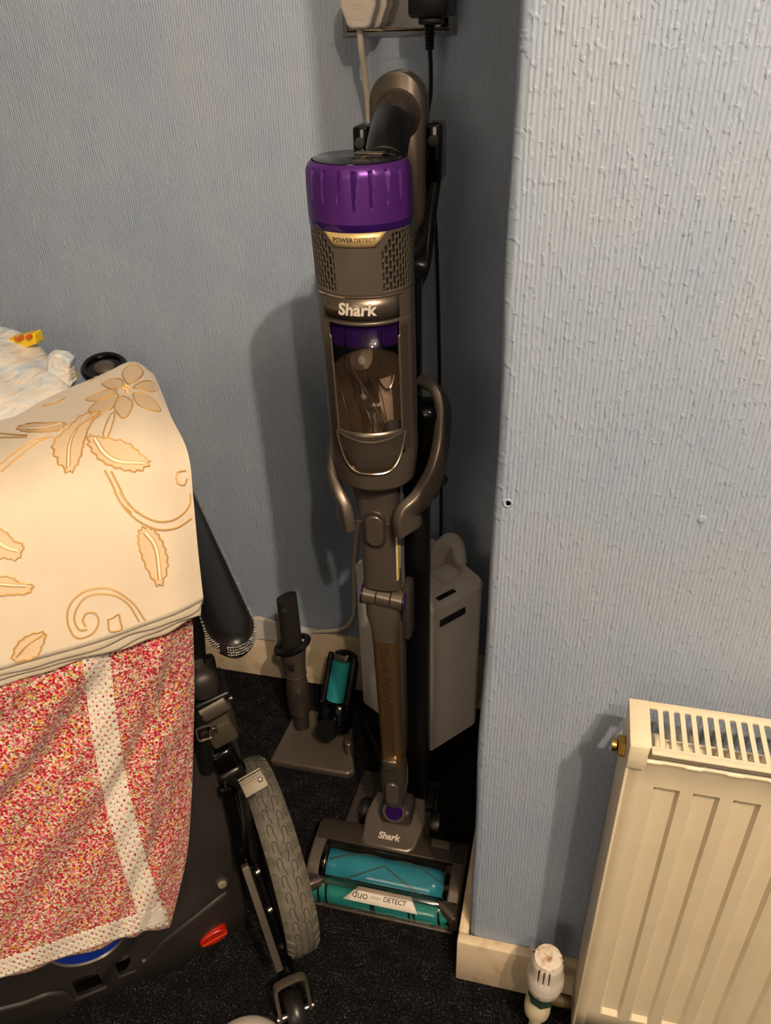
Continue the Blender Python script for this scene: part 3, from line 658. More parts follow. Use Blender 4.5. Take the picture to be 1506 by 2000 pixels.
cradle([(-.245, .900, .790), (-.270, .880, .778), (-.2785, .855, .752), (-.2780, .830, .723), (-.272, .812, .704), (-.262, .797, .690), (-.2535, .790, .678), (-.2500, .786, .664), (-.2490, .787, .648)], ((0, -.6, .5), (.6, -.8, .1)))
b = MB(); b.grid([[(-.1480+.0004*i, .852+.002*i+.012*j, .690+.012*i+.010*j) for i in range(5)] for j in range(3)]); b.build('warning_sticker', 'yellow', dk, label='yellow sticker', solid=.0006)
b = MB(); b.lathe([(.006, 0), (.0078, .001), (.0078, .010), (.006, .012)], (-.152, .872, .680), (.9, -.45, 0), 20); b.build('clamp_knob', 'bronze_dk', dk)

# ================================================================== WHITE APPLIANCE BEHIND THE MAST
wb = thing('dehumidifier', 'white plastic box shaped appliance with a dark vent strip behind the black mast', 'appliance', (-.19, 1.01, 0))
corners = [(-.166, .919), (-.094, 1.005), (-.205, 1.118), (-.322, 1.012)]
def roundpoly(C, r, n=6):
    out = []; m = len(C)
    for i in range(m):
        p, a, c = np.array(C[i], float), np.array(C[i-1], float), np.array(C[(i+1) % m], float); ri = r[i]
        d1 = (a-p)/np.linalg.norm(a-p); d2 = (c-p)/np.linalg.norm(c-p); ca = d1@d2; th = math.acos(ca); t_ = ri/math.tan(th/2)
        ctr = p+(d1+d2)/np.linalg.norm(d1+d2)*ri/math.sin(th/2); s0 = p+d1*t_-ctr; s1 = p+d2*t_-ctr
        a0 = math.atan2(s0[1], s0[0]); a1 = math.atan2(s1[1], s1[0]); da = (a1-a0+math.pi) % (2*math.pi)-math.pi
        for k in range(n+1): out.append((ctr[0]+ri*math.cos(a0+da*k/n), ctr[1]+ri*math.sin(a0+da*k/n)))
    return out
pl = roundpoly(corners, (.004, .020, .02, .014))
mid = np.mean(corners, axis=0)
def ringz(k, z): return [(mid[0]+(x-mid[0])*k, mid[1]+(y-mid[1])*k, z) for x, y in pl]
b = MB(); b.grid([ringz(.97, .098), ringz(1, .102), ringz(1, .398), ringz(.985, .404)], closed_v=True); b.f.append(tuple(range(len(pl)))); b.f.append(tuple(3*len(pl)+i for i in range(len(pl)))); b.build('casing', 'offw', wb, sharp=30)
b = MB(); b.grid([ringz(.86, .0), ringz(.86, .099)], closed_v=True); b.f.append(tuple(range(len(pl)))); b.build('plinth', 'black', wb)
b = MB(); b.grid([ringz(1.004, .405), ringz(1.004, .413), ringz(.97, .418)], closed_v=True); b.f.append(tuple(2*len(pl)+i for i in range(len(pl)))); lid = b.build('lid', 'offw', wb, sharp=30)
d = np.array([.066, .081, 0]); d /= np.linalg.norm(d); nr = np.array([d[1], -d[0], 0])
b = MB(); b.box(np.array([-.1395, .9485, .385])+nr*.0006, (.052, .0022, .013), ax=[d, -nr, Z], bev=.0006); b.build('vent_strip', 'dlabel', wb, label='dark strip near the top')
b = MB(); b.box(np.array([-.152, .960, .4184]), (.036, .009, .0022), ax=[d, -nr, Z], bev=.001); b.build('handle_slot', 'gblack', lid)
b = MB(); b.tube(smooth_path([(-.178, 1.03, .418), (-.172, 1.035, .452), (-.160, 1.04, .466), (-.149, 1.045, .452), (-.145, 1.05, .418)], 6), .013, 16); b.build('spout', 'offw', lid)
b = MB(); b.box((-.160, 1.005, .424), (.035, .03, .016), ax=[d, -nr, Z], bev=.004); b.build('lid_block', 'offw', lid)

# ================================================================== ACCESSORY STAND, CREVICE TOOL, PET BRUSH
ast = thing('accessory_stand', 'flat bronze accessory stand on the carpet beside the vacuum', 'stand', (-.39, .96, 0))
pa = [(-.470, .906), (-.318, .907), (-.308, .918), (-.325, .968), (-.345, 1.035), (-.440, 1.045), (-.462, 1.030)]
pr_ = roundpoly(pa, (.006, .008, .006, .02, .02, .02, .02), 4)
b = MB(); b.prism(pr_, (0, 0, 0), (1, 0, 0), (0, 1, 0), (0, 0, 1), .0, .0165); b.build('stand_plate', 'bronze', ast, bevel=.004)
b = MB(); b.lathe([(.0155, .016), (.0155, .058), (.014, .060)], (-.437, 1.0, 0)); b.build('stand_post', 'dgrey', ast)
b = MB(); b.lathe([(.009, .0155), (.008, .045), (.006, .047)], (-.328, .955, 0), n=18); b.build('stand_peg', 'bronze', ast)
ct = thing('crevice_tool', 'tall dark crevice tool standing upright on the bronze stand', 'vacuum attachment', (-.437, 1.0, .06))
cx, cy = -.437, 1.0
b = MB(); b.lathe([(.0215, .0605), (.022, .07), (.0215, .118), (.0205, .12)], (cx, cy, 0)); b.build('tool_foot', 'bronze_dk', ct)
b = MB(); b.lathe([(.0195, .12), (.0212, .124), (.0185, .150), (.0205, .153), (.0205, .158)], (cx, cy, 0)); b.build('tool_ring', 'bronze', ct)
b = MB(); b.grid([[(cx+wx*math.cos(a), cy+wy*math.sin(a), z+.30*(wx*math.cos(a))*tl) for a in np.linspace(0, 2*math.pi, 28, endpoint=False)] for wx, wy, z, tl in ((.0195, .0195, .158, 0), (.0205, .0195, .180, 0), (.0255, .021, .215, 1.2))], closed_v=True); o = b.build('tool_body', 'bronze', ct)
b = MB(); b.box((cx+.002, cy-.0205, .190), (.012, .003, .018), bev=.001); b.build('latch', 'dgrey', o)
b = MB(); b.tube([(cx+.030*math.cos(a), cy+.022*math.sin(a), .226+.014*math.cos(a)) for a in np.linspace(0, 2*math.pi, 30, endpoint=False)], .0058, 8, closed=True); b.build('bristle_collar', 'black', ct)
b = MB(); b.grid([[(cx+wx*math.cos(a), cy+wy*math.sin(a), z+.45*wx*math.cos(a)*tl) for a in np.linspace(0, 2*math.pi, 28, endpoint=False)] for wx, wy, z, tl in ((.019, .016, .212, 0), (.0188, .015, .30, 0), (.0186, .013, .338, 1), (.0165, .011, .338, 1), (.016, .010, .30, 0))], closed_v=True); o = b.build('nozzle', 'dgrey', ct, sharp=50)
b = MB(); b.prism([(-.004, -.003), (.004, -.003), (.0015, .004), (-.0015, .004)], (cx+.0, cy-.0146, .318), (1, 0, 0), (0, 0, 1), (0, 1, 0), -.0008, .002); b.build('lock_mark', 'silver', o)
pb_ = thing('pet_brush', 'black motorised pet hair brush with a teal roller on the bronze stand', 'vacuum attachment', (-.365, .985, .02))
p0 = np.array([-.368, .975, .044]); p1 = np.array([-.356, 1.052, .176]); ax_ = (p1-p0)/np.linalg.norm(p1-p0); ex = np.array([1., -.1, 0]); ex -= ax_*(ex@ax_); ex /= np.linalg.norm(ex); ey = np.cross(ax_, ex)   # ey points to the back/down
if ey[1] < 0: ey = -ey
L = np.linalg.norm(p1-p0)
b = MB(); rows = []
for q, wx, wy in ((-.02, .018, .012), (0, .030, .022), (.10, .035, .027), (.32, .034, .026), (.36, .028, .022), (.40, .030, .024), (.85, .027, .024), (.97, .022, .018), (1.0, .012, .010)):
    rows.append([p0+ax_*L*q+ex*wx*math.cos(a)+ey*(wy*math.sin(a)+.012) for a in np.linspace(0, 2*math.pi, 28, endpoint=False)])
b.grid(rows, closed_v=True); b.f.append(tuple(range(28))); b.f.append(tuple(8*28+i for i in range(28))); bh = b.build('brush_housing', 'gblack', pb_)
b = MB(); b.tube([p0+ax_*L*q-ey*.006 for q in (.40, .5, .8, .90)], .0165, 24); br_ = b.build('teal_roller', 'teal2', pb_, label='teal bristle roller')
for k in range(5):
    b = MB(); b.tube([p0+ax_*L*q-ey*.006+.0168*(math.cos(a)*ex-math.sin(a)*ey) for q, a in zip(np.linspace(.41, .89, 10), np.linspace(.5+k*.5, 1.2+k*.5, 10))], .0008, 5); b.build('bristle_row', 'teal', br_)
for s_ in (-1, 1):
    b = MB(); b.tube([p0+ax_*L*q+ex*s_*.0235-ey*.006 for q in (.38, .6, .88, .97)], [.006, .0065, .0065, .005], 10); b.build('brush_rail', 'black', bh)
b = MB(); b.box(p0+ax_*L*.94-ey*.014, (.026, .012, .006), ax=[ex, ax_, ey], bev=.001); b.build('brush_plate', 'grey', bh)
b = MB(); b.lathe([(.012, 0), (.019, .002), (.021, .010), (.019, .018)], p0+ax_*L*.06-ey*.016, -ey, 24); b.build('motor_end', 'black', bh)
# sheet of paper tucked above the skirting
pp = [at_y(x, y, 1.120) for x, y in ((489, 1211), (614, 1232), (598, 1262), (492, 1250))]
b = MB(); b.grid([[pp[0]+(pp[1]-pp[0])*i/4, pp[3]+(pp[2]-pp[3])*i/4] for i in range(5)]); o = b.build('paper_sheet', 'paper', solid=.0004, flat=True); tag(o, 'white sheet of paper leaning on the cream skirting behind the crevice tool', 'paper')
for v in o.data.vertices: v.co.y += .006-.02*(.178-v.co.z)*0

# ================================================================== RADIATOR
RX0, RX1, RY0, RY1, RZ0, RZ1 = .087, .70, .520, .577, .10, .635
ra = thing('radiator', 'cream enamelled panel radiator with fluted front on the blue wall', 'radiator', (.39, .55, RZ0))
rows = []
xs = [RX0]; ys = [RY0]
px0 = .117
prof = [(RX0+.002, 0), (RX0+.014, 0), (RX0+.016, .0022), (RX0+.0175, .0022)]
x = px0
while x < RX1-.03:
    prof += [(x-.001, .0022), (x+.0016, .0080), (x+.0196, .0080), (x+.0222, .0022)]; x += .035
prof += [(RX1-.002, .0022)]
def fr(z, k): return [(px, RY0+(d if d <= .0023 else .0022+(d-.0022)*k), z) for px, d in prof]
b = MB(); b.grid([fr(RZ0, 0), fr(RZ0+.055, 0), fr(RZ0+.060, 1), fr(.5745, 1), fr(.5785, 0), fr(.606, 0), [(px, RY0+d*.2-.0015, .613) for px, d in prof], [(px, RY0+.001, .6165) for px, d in prof]])
b.build('front_panel', 'radiator', ra, sharp=28, solid=.0012)
b = MB(); b.box(((RX0+RX1)/2, RY1-.006, (RZ0+.59)/2), (RX1-RX0-.01, .002, .59-RZ0)); b.build('back_panel', 'radiator', ra)
b = MB(); b.box((RX0+.0015, (RY0+RY1)/2-.002, (RZ0+RZ1)/2), (.003, RY1-RY0, RZ1-RZ0), bev=.001); b.box((RX0+.0095, (RY0+RY1)/2-.002, RZ1-.0012), (.0185, RY1-RY0, .0026), bev=.001); b.box((RX0+.0085, RY0-.003, (RZ1+.606)/2), (.017, .0025, RZ1-.606), bev=.0008)
b.build('end_panel', 'radiator', ra)
b = MB(); b.box(((RX0+RX1)/2+.009, RY0-.0015, RZ1-.0065), (RX1-RX0-.019, .0025, .013), bev=.0008); b.box(((RX0+RX1)/2+.009, .5135+.0005, RZ1-.0012), (RX1-RX0-.019, .0065, .0024), bev=.0008)
b.box(((RX0+RX1)/2+.009, .5705, RZ1-.0012), (RX1-RX0-.019, .0085, .0024), bev=.0008); b.build('grille_frame', 'radiator', ra)
pw_, bw_ = .0098, .0043
bar = []
ya, yb_ = .5165, .5665; rr_ = (pw_-bw_)/2
for k in range(7): a = math.pi/2*k/6; bar.append((bw_/2+rr_-rr_*math.sin(a), ya+rr_-rr_*math.cos(a)))
for k in range(7): a = math.pi/2*k/6; bar.append((bw_/2+rr_-rr_*math.cos(a), yb_-rr_+rr_*math.sin(a)))
full = bar+[(-x_, y_) for x_, y_ in reversed(bar)]
b = MB(); b.prism(full, (0, 0, 0), (1, 0, 0), (0, 1, 0), (0, 0, 1), RZ1-.0022, RZ1-.0002)
first = None; x = RX0+.0185+.0095
while x < RX1-.01:
    if first is None:
        first = b.build('grille_bar', 'radiator', ra); first.location = Vector((x, 0, 0)); OFF0 = OFF[ra.name]
        first.location = Vector((x, 0, 0))
    else:
        o = first.copy(); COL.objects.link(o); o.parent = ra; o.location = Vector((x, 0, 0))
    x += pw_
b = MB(); b.lathe([(.012, 0), (.0165, .003), (.0165, .020), (.0125, .024)], (RX0+.012, .545, .600), (1, 0, 0), 26); b.lathe([(.010, .024), (.010, .06)], (RX0+.012, .545, .600), (1, 0, 0), 20); b.build('corner_boss', 'radiator', ra)
b = MB(); b.tube([(RX0+.04, .545, .585), (RX1-.02, .545, .585)], .012, 14); b.build('water_channel', 'rad_in', ra)
b = MB(); b.lathe([(.0095, 0), (.0105, .001), (.0105, .007), (.009, .008)], (RX0+.0005, .5435, .6025), (-1, 0, 0), 6); b.lathe([(.006, .008), (.006, .012)], (RX0, .5435, .6025), (-1, 0, 0), 14); b.build('bleed_plug', 'brass', ra, label='brass hexagonal plug')
for zz in (.20, .54):
    b = MB(); b.box((RX0+.06, (RY1+YF)/2-.002, zz), (.03, YF-RY1+.006, .04)); b.build('bracket', 'rad_in', ra)
# thermostatic valve
tx, ty = .0490, .550
tv = thing('radiator_valve', 'white thermostatic radiator valve with a stained top beside the radiator', 'radiator valve', (tx, ty, 0))
def trv_r(z):
    q = (z-.134)/.068
    return float(np.interp(q, [0, .06, .25, .45, .62, .92, 1.0], [.0175, .0215, .0238, .0232, .0208, .0194, .0172]))
n = 72; P = []
for z in np.linspace(.134, .202, 30):
    row = []
    for i in range(n):
        a = 2*math.pi*i/n; r = trv_r(z)
        if z > .172 and i % 4 == 0 and (i//4) % 6 in (0, 1, 2) : r -= .0016
        row.append((tx+r*math.cos(a), ty+r*math.sin(a), z))
    P.append(row)
b = MB(); b.grid(P, closed_v=True); b.f.append(tuple(range(n))); hdv = b.build('valve_head', 'white', tv, sharp=40)
for i in range(n):
    if i % 4 == 0 and (i//4) % 6 in (0, 1, 2):
        a = 2*math.pi*i/n; b = MB(); b.box((tx+.0188*math.cos(a), ty+.0188*math.sin(a), .187), (.0018, .0011, .024), ax=[[math.cos(a), math.sin(a), 0], [-math.sin(a), math.cos(a), 0], [0, 0, 1]]); b.build('head_slot', 'dlabel', hdv)
b = MB(); b.lathe([(.0172, .202), (.0167, .2038), (.013, .2045), (.0005, .2048)], (tx, ty, 0), n=36); b.build('head_top', 'trv', hdv, label='brown stained top')
P, F = lettering('3', .0026, .02, 0, .0004)
b = MB()
aa = math.atan2(-.9, -.28)
b.add([(tx+(.0226+d)*math.cos(aa+x/.0226), ty+(.0226+d)*math.sin(aa+x/.0226), .1455+y) for x, y, d in P], F); b.build('numeral', 'ink', hdv)
b = MB(); b.lathe([(.0140, .108), (.0172, .110), (.0172, .128), (.0175, .134)], (tx-.001, ty, 0), n=8); b.build('collar', 'green', tv)
b = MB(); b.lathe([(.0165, .072), (.0170, .076), (.0170, .094), (.0140, .100), (.0135, .109)], (tx-.004, ty, 0), n=28); b.build('valve_body', 'pipe', tv)
b = MB(); b.lathe([(.0082, 0), (.0082, .083)], (tx-.004, ty, 0), n=20); b.build('pipe', 'pipe', tv)
b = MB(); b.tube([(tx+.006, ty-.004, .118), (tx+.022, ty-.004, .118), (tx+.0365, ty-.004, .119)], [.008, .0085, .0075], 14); b.build('tail_piece', 'rust', tv)

# ================================================================== POWER CHAIR
pc = thing('power_wheelchair', 'black powered wheelchair under the cloths, seen from behind', 'wheelchair', ch(-.15, -.26, 0))
def chbox(b, u, v, z, du, dv, dz, bev=0, seg=2): return b.box(ch(u, v, z), (du, dv, dz), ax=[U, V, Z], bev=bev, seg=seg)
# big drive wheel (right) with knobbly tread; its twin stands hidden on the far side
def wheel(v0):
    r, w_ = .144, .047
    b = MB(); prof = []
    for a in np.linspace(-1, 1, 17):
        h = w_/2*a; rr = r-.010*abs(a)**2.6
        prof.append((rr-.0018, h))
    prof = [(.105, -w_/2*.82), (.125, -w_/2*1.0)]+prof+[(.125, w_/2), (.105, w_/2*.82)]
    c = ch(0, v0, r)
    b.lathe(prof, c, V, 96, caps=False); ty_ = b.build('tyre', 'rubber', pc, label='grey tyre with a block tread')
    lug = MB(); gro = MB(); N = 40
    surf = lambda th, x, h, lift: c+(math.cos(th+x/r)*U+math.sin(th+x/r)*Z)*(r-.0018-.010*abs(min(1, max(-1, h/(w_/2))))**2.6+lift)+V*h
    for i in range(N):
        for sd in (-1, 1):
            th = 2*math.pi*(i+(.25 if sd > 0 else .7))/N
            k = len(lug.v)                                        # shoulder lugs stand proud of the tread
            pts = [(-.0075, .0158), (.0040, .0150), (.0075, .0190), (.0060, .0232), (-.0060, .0232)]
            lo = [surf(th, x, sd*y, -.0005) for x, y in pts]; hi = [surf(th, x*.85, sd*(.0192+(y-.0192)*.85), .0020) for x, y in pts]
            lug.add(lo+hi, [tuple(5+q for q in range(5))]+[(q, (q+1) % 5, 5+(q+1) % 5, 5+q) for q in range(5)])
            th = 2*math.pi*(i+(.1 if sd > 0 else .45))/N          # grooves shaped like a horseshoe with a tail
            arch = [(-.0078, .0118), (.0010, .0124), (.0052, .0112), (.0068, .0088), (.0052, .0064), (.0010, .0052), (-.0078, .0056), (-.0100, .0040), (-.0160, .0036)]
            gro.tube([surf(th, x, sd*y, .0001) for x, y in smooth_path([(x, y) for x, y in arch], 2)], .00062, 5)
    lug.build('tread_lugs', 'rubber', ty_, kind='stuff', sharp=50)
    gro.build('tread_grooves', 'groove', ty_, kind='stuff')
    b = MB(); b.lathe([(.03, -.016), (.085, -.012), (.104, -.020), (.110, -.021), (.110, .021), (.104, .020), (.085, .012), (.03, .016)], c, V, 48); b.build('rim', 'dgrey', pc)
wheel(0.0); wheel(-.53)
# rear shroud: dark moulded body
SV0, SV1 = -.470, -.058
NV, NZ = 44, 30
def shroud(q, s):       # q 0..1 left to right, s 0..1 bottom to top
    v = SV0+(SV1-SV0)*q; z = .032+.44*s
    u = .052+.012*math.sin(math.pi*s)-.10*max(0, .12-s)*1.2
    u -= .022*max(0, (q-.72)/.28)**2.0+.055*max(0, (.28-q)/.28)**2.0
    u -= .10*max(0, s-.55)
    dq = q-.5
    u -= .010*math.exp(-((dq-.27+(.42-s)*.9)/.045)**2)*(1 if s < .5 else 0)    # oblique crease
    u += .008*math.exp(-((dq-.20+(.42-s)*.9)/.05)**2)*(1 if s < .5 else 0)
    return ch(u, v, z)
P = [[shroud(i/NV, j/NZ) for i in range(NV+1)] for j in range(NZ+1)]
b = MB(); b.grid(P)
back = [[p-U*.20*min(1, 1) for p in row] for row in P]
b.grid([P[0], [ch(-.15, SV0+(SV1-SV0)*i/NV, .085) for i in range(NV+1)]])
b.grid([[row[-1] for row in P], [ch(-.16, SV1-.02, .09+.38*j/NZ) for j in range(NZ+1)]])
b.grid([[row[0] for row in P], [ch(-.16, SV0+.02, .09+.38*j/NZ) for j in range(NZ+1)]])
b.grid([P[-1], [ch(-.16, SV0+(SV1-SV0)*i/NV, .475) for i in range(NV+1)]])
shr = b.build('rear_shroud', 'dgrey', pc, sharp=60)
def on_shroud(px, py):
    best = None
    for u in np.linspace(-.06, .09, 61):
        p = at_u(px, py, u); v = (p-WC)@V; q = (v-SV0)/(SV1-SV0); s = (p[2]-.032)/.44
        if not (-.05 <= q <= 1.05): continue
        g = abs(((shroud(min(1, max(0, q)), min(1, max(0, s)))-WC)@U)-u)
        if best is None or g < best[0]: best = (g, p, u)
    return best[1]
rp = on_shroud(416, 1824)+U*.006
d1 = at_u(444, 1812, (rp-WC)@U)-at_u(391, 1842, (rp-WC)@U); Lr = np.linalg.norm(d1); d1 /= Lr; nrm = U-.5*Z*0; d2 = np.cross(U, d1); d2 /= np.linalg.norm(d2)
b = MB(); b.prism([(Lr/2*math.cos(a), .0125*math.sin(a)) for a in np.linspace(0, 2*math.pi, 28, endpoint=False)], rp, d1, d2, U, -.012, .002); ref = b.build('reflector', 'red', shr, label='red oval rear reflector', bevel=.0015)
b = MB(); b.box(rp+U*.0022-d2*.002, (Lr*.9, .0016, .0012), ax=[d1, d2, U]); b.build('reflector_rib', 'orange', ref)
sp_ = on_shroud(432, 1720)+U*.004
b = MB(); b.lathe([(.0115, -.004), (.0115, .001), (.009, .003), (.0085, .001)], sp_, U, 28); o = b.build('screw_boss', 'dgrey', shr)
b = MB(); b.lathe([(.0062, 0), (.0062, .003), (.0045, .0042), (.0015, .0042), (.0012, .0025)], sp_, U+.4*Z, 22); b.build('screw', 'shoe', o)
b = MB(); pth = [on_shroud(x, y)+U*.002 for x, y in ((440, 1742), (420, 1757), (385, 1785), (350, 1812), (318, 1838), (290, 1868), (278, 1875))]
b.tube(smooth_path(pth, 5), .0042, 8); b.build('moulded_ridge', 'dgrey', shr)
b = MB(); pth = [on_shroud(x, y)+U*.002 for x, y in ((0, 1968), (50, 1955), (90, 1940), (125, 1937), (140, 1948))]
b.tube(smooth_path(pth, 5), .0042, 8); b.build('moulded_ridge', 'dgrey', shr)
for (x0, y0, x1, y1) in ((152, 1900, 192, 1945), (224, 1865, 262, 1905)):
    c = on_shroud((x0+x1)/2, (y0+y1)/2); e = on_shroud(x1, (y0+y1)/2)-on_shroud(x0, (y0+y1)/2); wd = np.linalg.norm(e)
    b = MB(); b.box(c-U*.001, (wd*.8, .03, .006), ax=[V, Z, U], bev=.0015); o = b.build('vent_recess', 'gblack', shr)
    b = MB(); b.box(c+U*.0025-Z*.017, (wd, .004, .006), ax=[V, Z, U], bev=.0015); b.build('recess_lip', 'dgrey', o)
bc = on_shroud(182, 1866)-U*.001+Z*.016
b = MB(); b.lathe([(.044, .004), (.047, .007), (.049, .005), (.050, .002)], bc+Z*.026, U, 40, caps=False); o = b.build('badge_rim', 'silver', shr)
b = MB(); b.lathe([(.0445, .001), (.0445, .005), (.001, .006)], bc+Z*.026, U, 40); b.build('badge', 'blue', o, label='round blue badge')
# seat and back rest under the cloths
b = MB(); chbox(b, -.34, -.27, .50, .68, .40, .07, .02, 3); b.build('seat_cushion', 'leather', pc)
b = MB(); chbox(b, -.09, -.268, .66, .18, .40, .30, .04, 4); b.build('backrest', 'leather', pc)
# right arm: pad with glittering trim, joystick pod, post
pad = []
za = .637
out = [(-.50, -.040), (-.50, .012)]
tip = [(.048+.042*math.cos(a), -.014+.0260*math.sin(a)) for a in np.linspace(math.pi/2, -math.pi/2, 19)]
outl = [(-.50, -.0385), (-.50, .0105)]+tip
rings = []
cxu, cxv = -.2, -.014
def inset(k, z): return [ch(u-(.0 if u < -.4 else k*(u-.048)/.042 if u > .048 else 0), cxv+(v-cxv)*(1-k/.0265), z) for u, v in outl]
b = MB(); b.grid([inset(.006, za-.026), inset(.001, za-.020), inset(0, za-.010), inset(.003, za-.003), inset(.009, za+.001), inset(.016, za+.002)], closed_v=True); n = len(outl); b.f.append(tuple(5*n+i for i in range(n))); b.f.append(tuple(range(n)))
armp = b.build('arm_pad', 'leather', pc, sharp=60)
b = MB()
edge = [(u, v) for u, v in tip]
left = [(-.05+.098*i/16, -.0405) for i in range(17)][::-1]; right = [(-.36+.408*i/70, .0127) for i in range(71)]
allp = right+[(.048+.0430*math.cos(a), -.014+.0268*math.sin(a)) for a in np.linspace(math.pi/2, -math.pi/2, 34) if not (-.75 < a < -.45)]+left
for k, (u, v) in enumerate(allp):
    rowsn = 4 if u > .03 else (2 if u > -.05 and v < 0 else 1)
    for j in range(rowsn):
        z = za-.004-.0036*j; c = ch(u+random.uniform(-.0006, .0006), v, z); r = .0015*random.uniform(.7, 1.1)
        bm_v = [c+r*U, c-r*U, c+r*V, c-r*V, c+r*Z, c-r*Z]
        b.add(bm_v, [(0, 2, 4), (2, 1, 4), (1, 3, 4), (3, 0, 4), (2, 0, 5), (1, 2, 5), (3, 1, 5), (0, 3, 5)])
b.build('diamante_trim', 'stone', armp, label='band of glittering stones', kind='stuff', flat=True)
jp = at_z(205, 722, .715)
b = MB(); b.lathe([(.020, -.05), (.030, -.012), (.036, 0), (.0365, .006), (.033, .010), (.028, .009), (.026, .004), (.001, .003)], jp, (.1, -.25, .95), 36); o = b.build('joystick_pod', 'gblack', pc)
b = MB(); b.lathe([(.017, .003), (.016, .007), (.010, .011), (.001, .012)], jp, (.1, -.25, .95), 28); b.build('joystick_boot', 'grey', o)
b = MB(); b.tube([jp-Z*.04, ch(-.50, -.02, .635)], .012, 10); b.build('pod_stalk', 'black', o)
def ctube(name, pts, r, m, par=pc, n=12, label=None):
    b = MB(); b.tube(smooth_path([at_u(*p) for p in pts], 4) if len(pts) > 2 else [at_u(*p) for p in pts], r, n); return b.build(name, m, par, label=label)
def cblob(name, px, py, u, sx, sz, du, m, par=pc, tilt=0, bev=.004):
    c = at_u(px, py, u); ca, sa = math.cos(rad(tilt)), math.sin(rad(tilt))
    b = MB(); b.box(c, (sx, sz, du), ax=[V*ca+Z*sa, -V*sa+Z*ca, U], bev=bev, seg=3); return b.build(name, m, par)
ctube('arm_post', ((379, 1190, .0), (382, 1240, .0), (386, 1300, .0)), .0105, 'black')
ctube('post_thread', ((383, 1283, .004), (386, 1303, .004)), .0085, 'grey')
cblob('post_knob', 408, 1296, -.01, .016, .024, .016, 'black', bev=.006)
cblob('hinge_block', 394, 1327, .01, .036, .042, .044, 'dgrey', bev=.014)
cblob('hinge_plate', 408, 1346, .0, .045, .012, .05, 'black', tilt=10)
b = MB(); b.lathe([(.0145, -.017), (.0155, -.016), (.0155, .016), (.0145, .017)], at_u(416, 1376, .015), V+.3*Z, 24); b.build('pivot_barrel', 'grey', pc)
ctube('brake_lever', ((436, 1352, .012), (447, 1385, .012), (456, 1415, .012), (459, 1432, .012)), .0042, 'steel')
ctube('lever_pin', ((438, 1366, .0), (453, 1363, .0)), .003, 'steel')
cblob('clevis', 427, 1416, .008, .034, .036, .04, 'olive', tilt=14)
ctube('clevis_pin', ((424, 1450, .022), (450, 1440, .022)), .0033, 'steel')
# buckled strap
ctube('strap', ((384, 1390, .02), (392, 1420, .02), (398, 1450, .02), (405, 1500, .02)), .011, 'black')
bk = at_u(400, 1432, .034); b = MB(); b.tube([bk+V*x+Z*y for x, y in rrect(.019, .022, .005, 4)], .0016, 8, closed=True); o = b.build('buckle', 'champagne', pc, label='small metal buckle')
b = MB(); b.box(bk+V*.0125, (.006, .009, .005), ax=[V, Z, U], bev=.001); b.build('buckle_tongue', 'steel', o)
# forked bracket and caster bar
cblob('fork_bracket', 440, 1480, .01, .036, .06, .04, 'gblack', tilt=14, bev=.010)
cblob('fork_clamp', 451, 1506, .02, .034, .028, .03, 'satin', tilt=14, bev=.008)
ctube('bracket_spring', ((452, 1440, .02), (462, 1465, .02), (468, 1500, .02), (470, 1535, .02)), .0035, 'steel')
b = MB(); b.lathe([(.006, 0), (.0095, .002), (.0095, .010), (.006, .013)], at_u(437, 1536, .03), U, 18); b.build('lock_knob', 'gblack', pc)
ctube('lower_tube', ((448, 1545, .035), (462, 1610, .045), (474, 1690, .055)), .0115, 'gblack')
ctube('lower_tube', ((466, 1550, .02), (484, 1620, .03), (498, 1690, .04)), .0085, 'black')
pA, pB = at_u(478, 1690, .075), at_u(546, 1893, .150)
d_ = (pB-pA)/np.linalg.norm(pB-pA); sV = np.cross(d_, U); sV /= np.linalg.norm(sV); nU = np.cross(sV, d_)
b = MB(); b.box((pA+pB)/2, (np.linalg.norm(pB-pA), .010, .012), ax=[d_, sV, nU], bev=.0015); bar_ = b.build('anti_tip_bar', 'grey', pc)
pA2, pB2 = at_u(497, 1690, .055), at_u(566, 1890, .125)
b = MB(); b.box((pA2+pB2)/2, (np.linalg.norm(pB2-pA2), .014, .014), ax=[d_, sV, nU], bev=.002); b.build('side_rail', 'gblack', pc)
for (x, y, u_) in ((499, 1706, .075), (523, 1780, .105)):
    b = MB(); b.lathe([(.0042, 0), (.0046, .001), (.0046, .006), (.003, .007)], at_u(x, y, u_), V-.3*U, 14); b.build('bolt', 'steel', bar_)
fk = at_u(567, 1925, .158)
wc = ch((fk-WC)@U+.012, (fk-WC)@V-.001, .032)
dirv = (wc-fk); 
b = MB(); arch = []
for s_ in (-1,):
    arch = [wc-V*.021+Z*.000-U*.001, fk-V*.021-Z*.004, fk-V*.017+Z*.010, fk+Z*.013, fk+V*.017+Z*.010, fk+V*.021-Z*.004, wc+V*.021]
b.sweep(smooth_path(arch, 4), rrect(.005, .013, .0018, 2), U+.3*Z); cf = b.build('caster_fork', 'grey', pc)
b = MB(); b.lathe([(.012, -.013), (.027, -.012), (.0315, -.005), (.032, 0), (.0315, .005), (.027, .012), (.012, .013)], wc, V, 36); b.build('caster_wheel', 'caster', cf)
b = MB(); b.lathe([(.005, -.026), (.005, .026)], wc, V, 14); b.build('caster_axle', 'steel', cf)
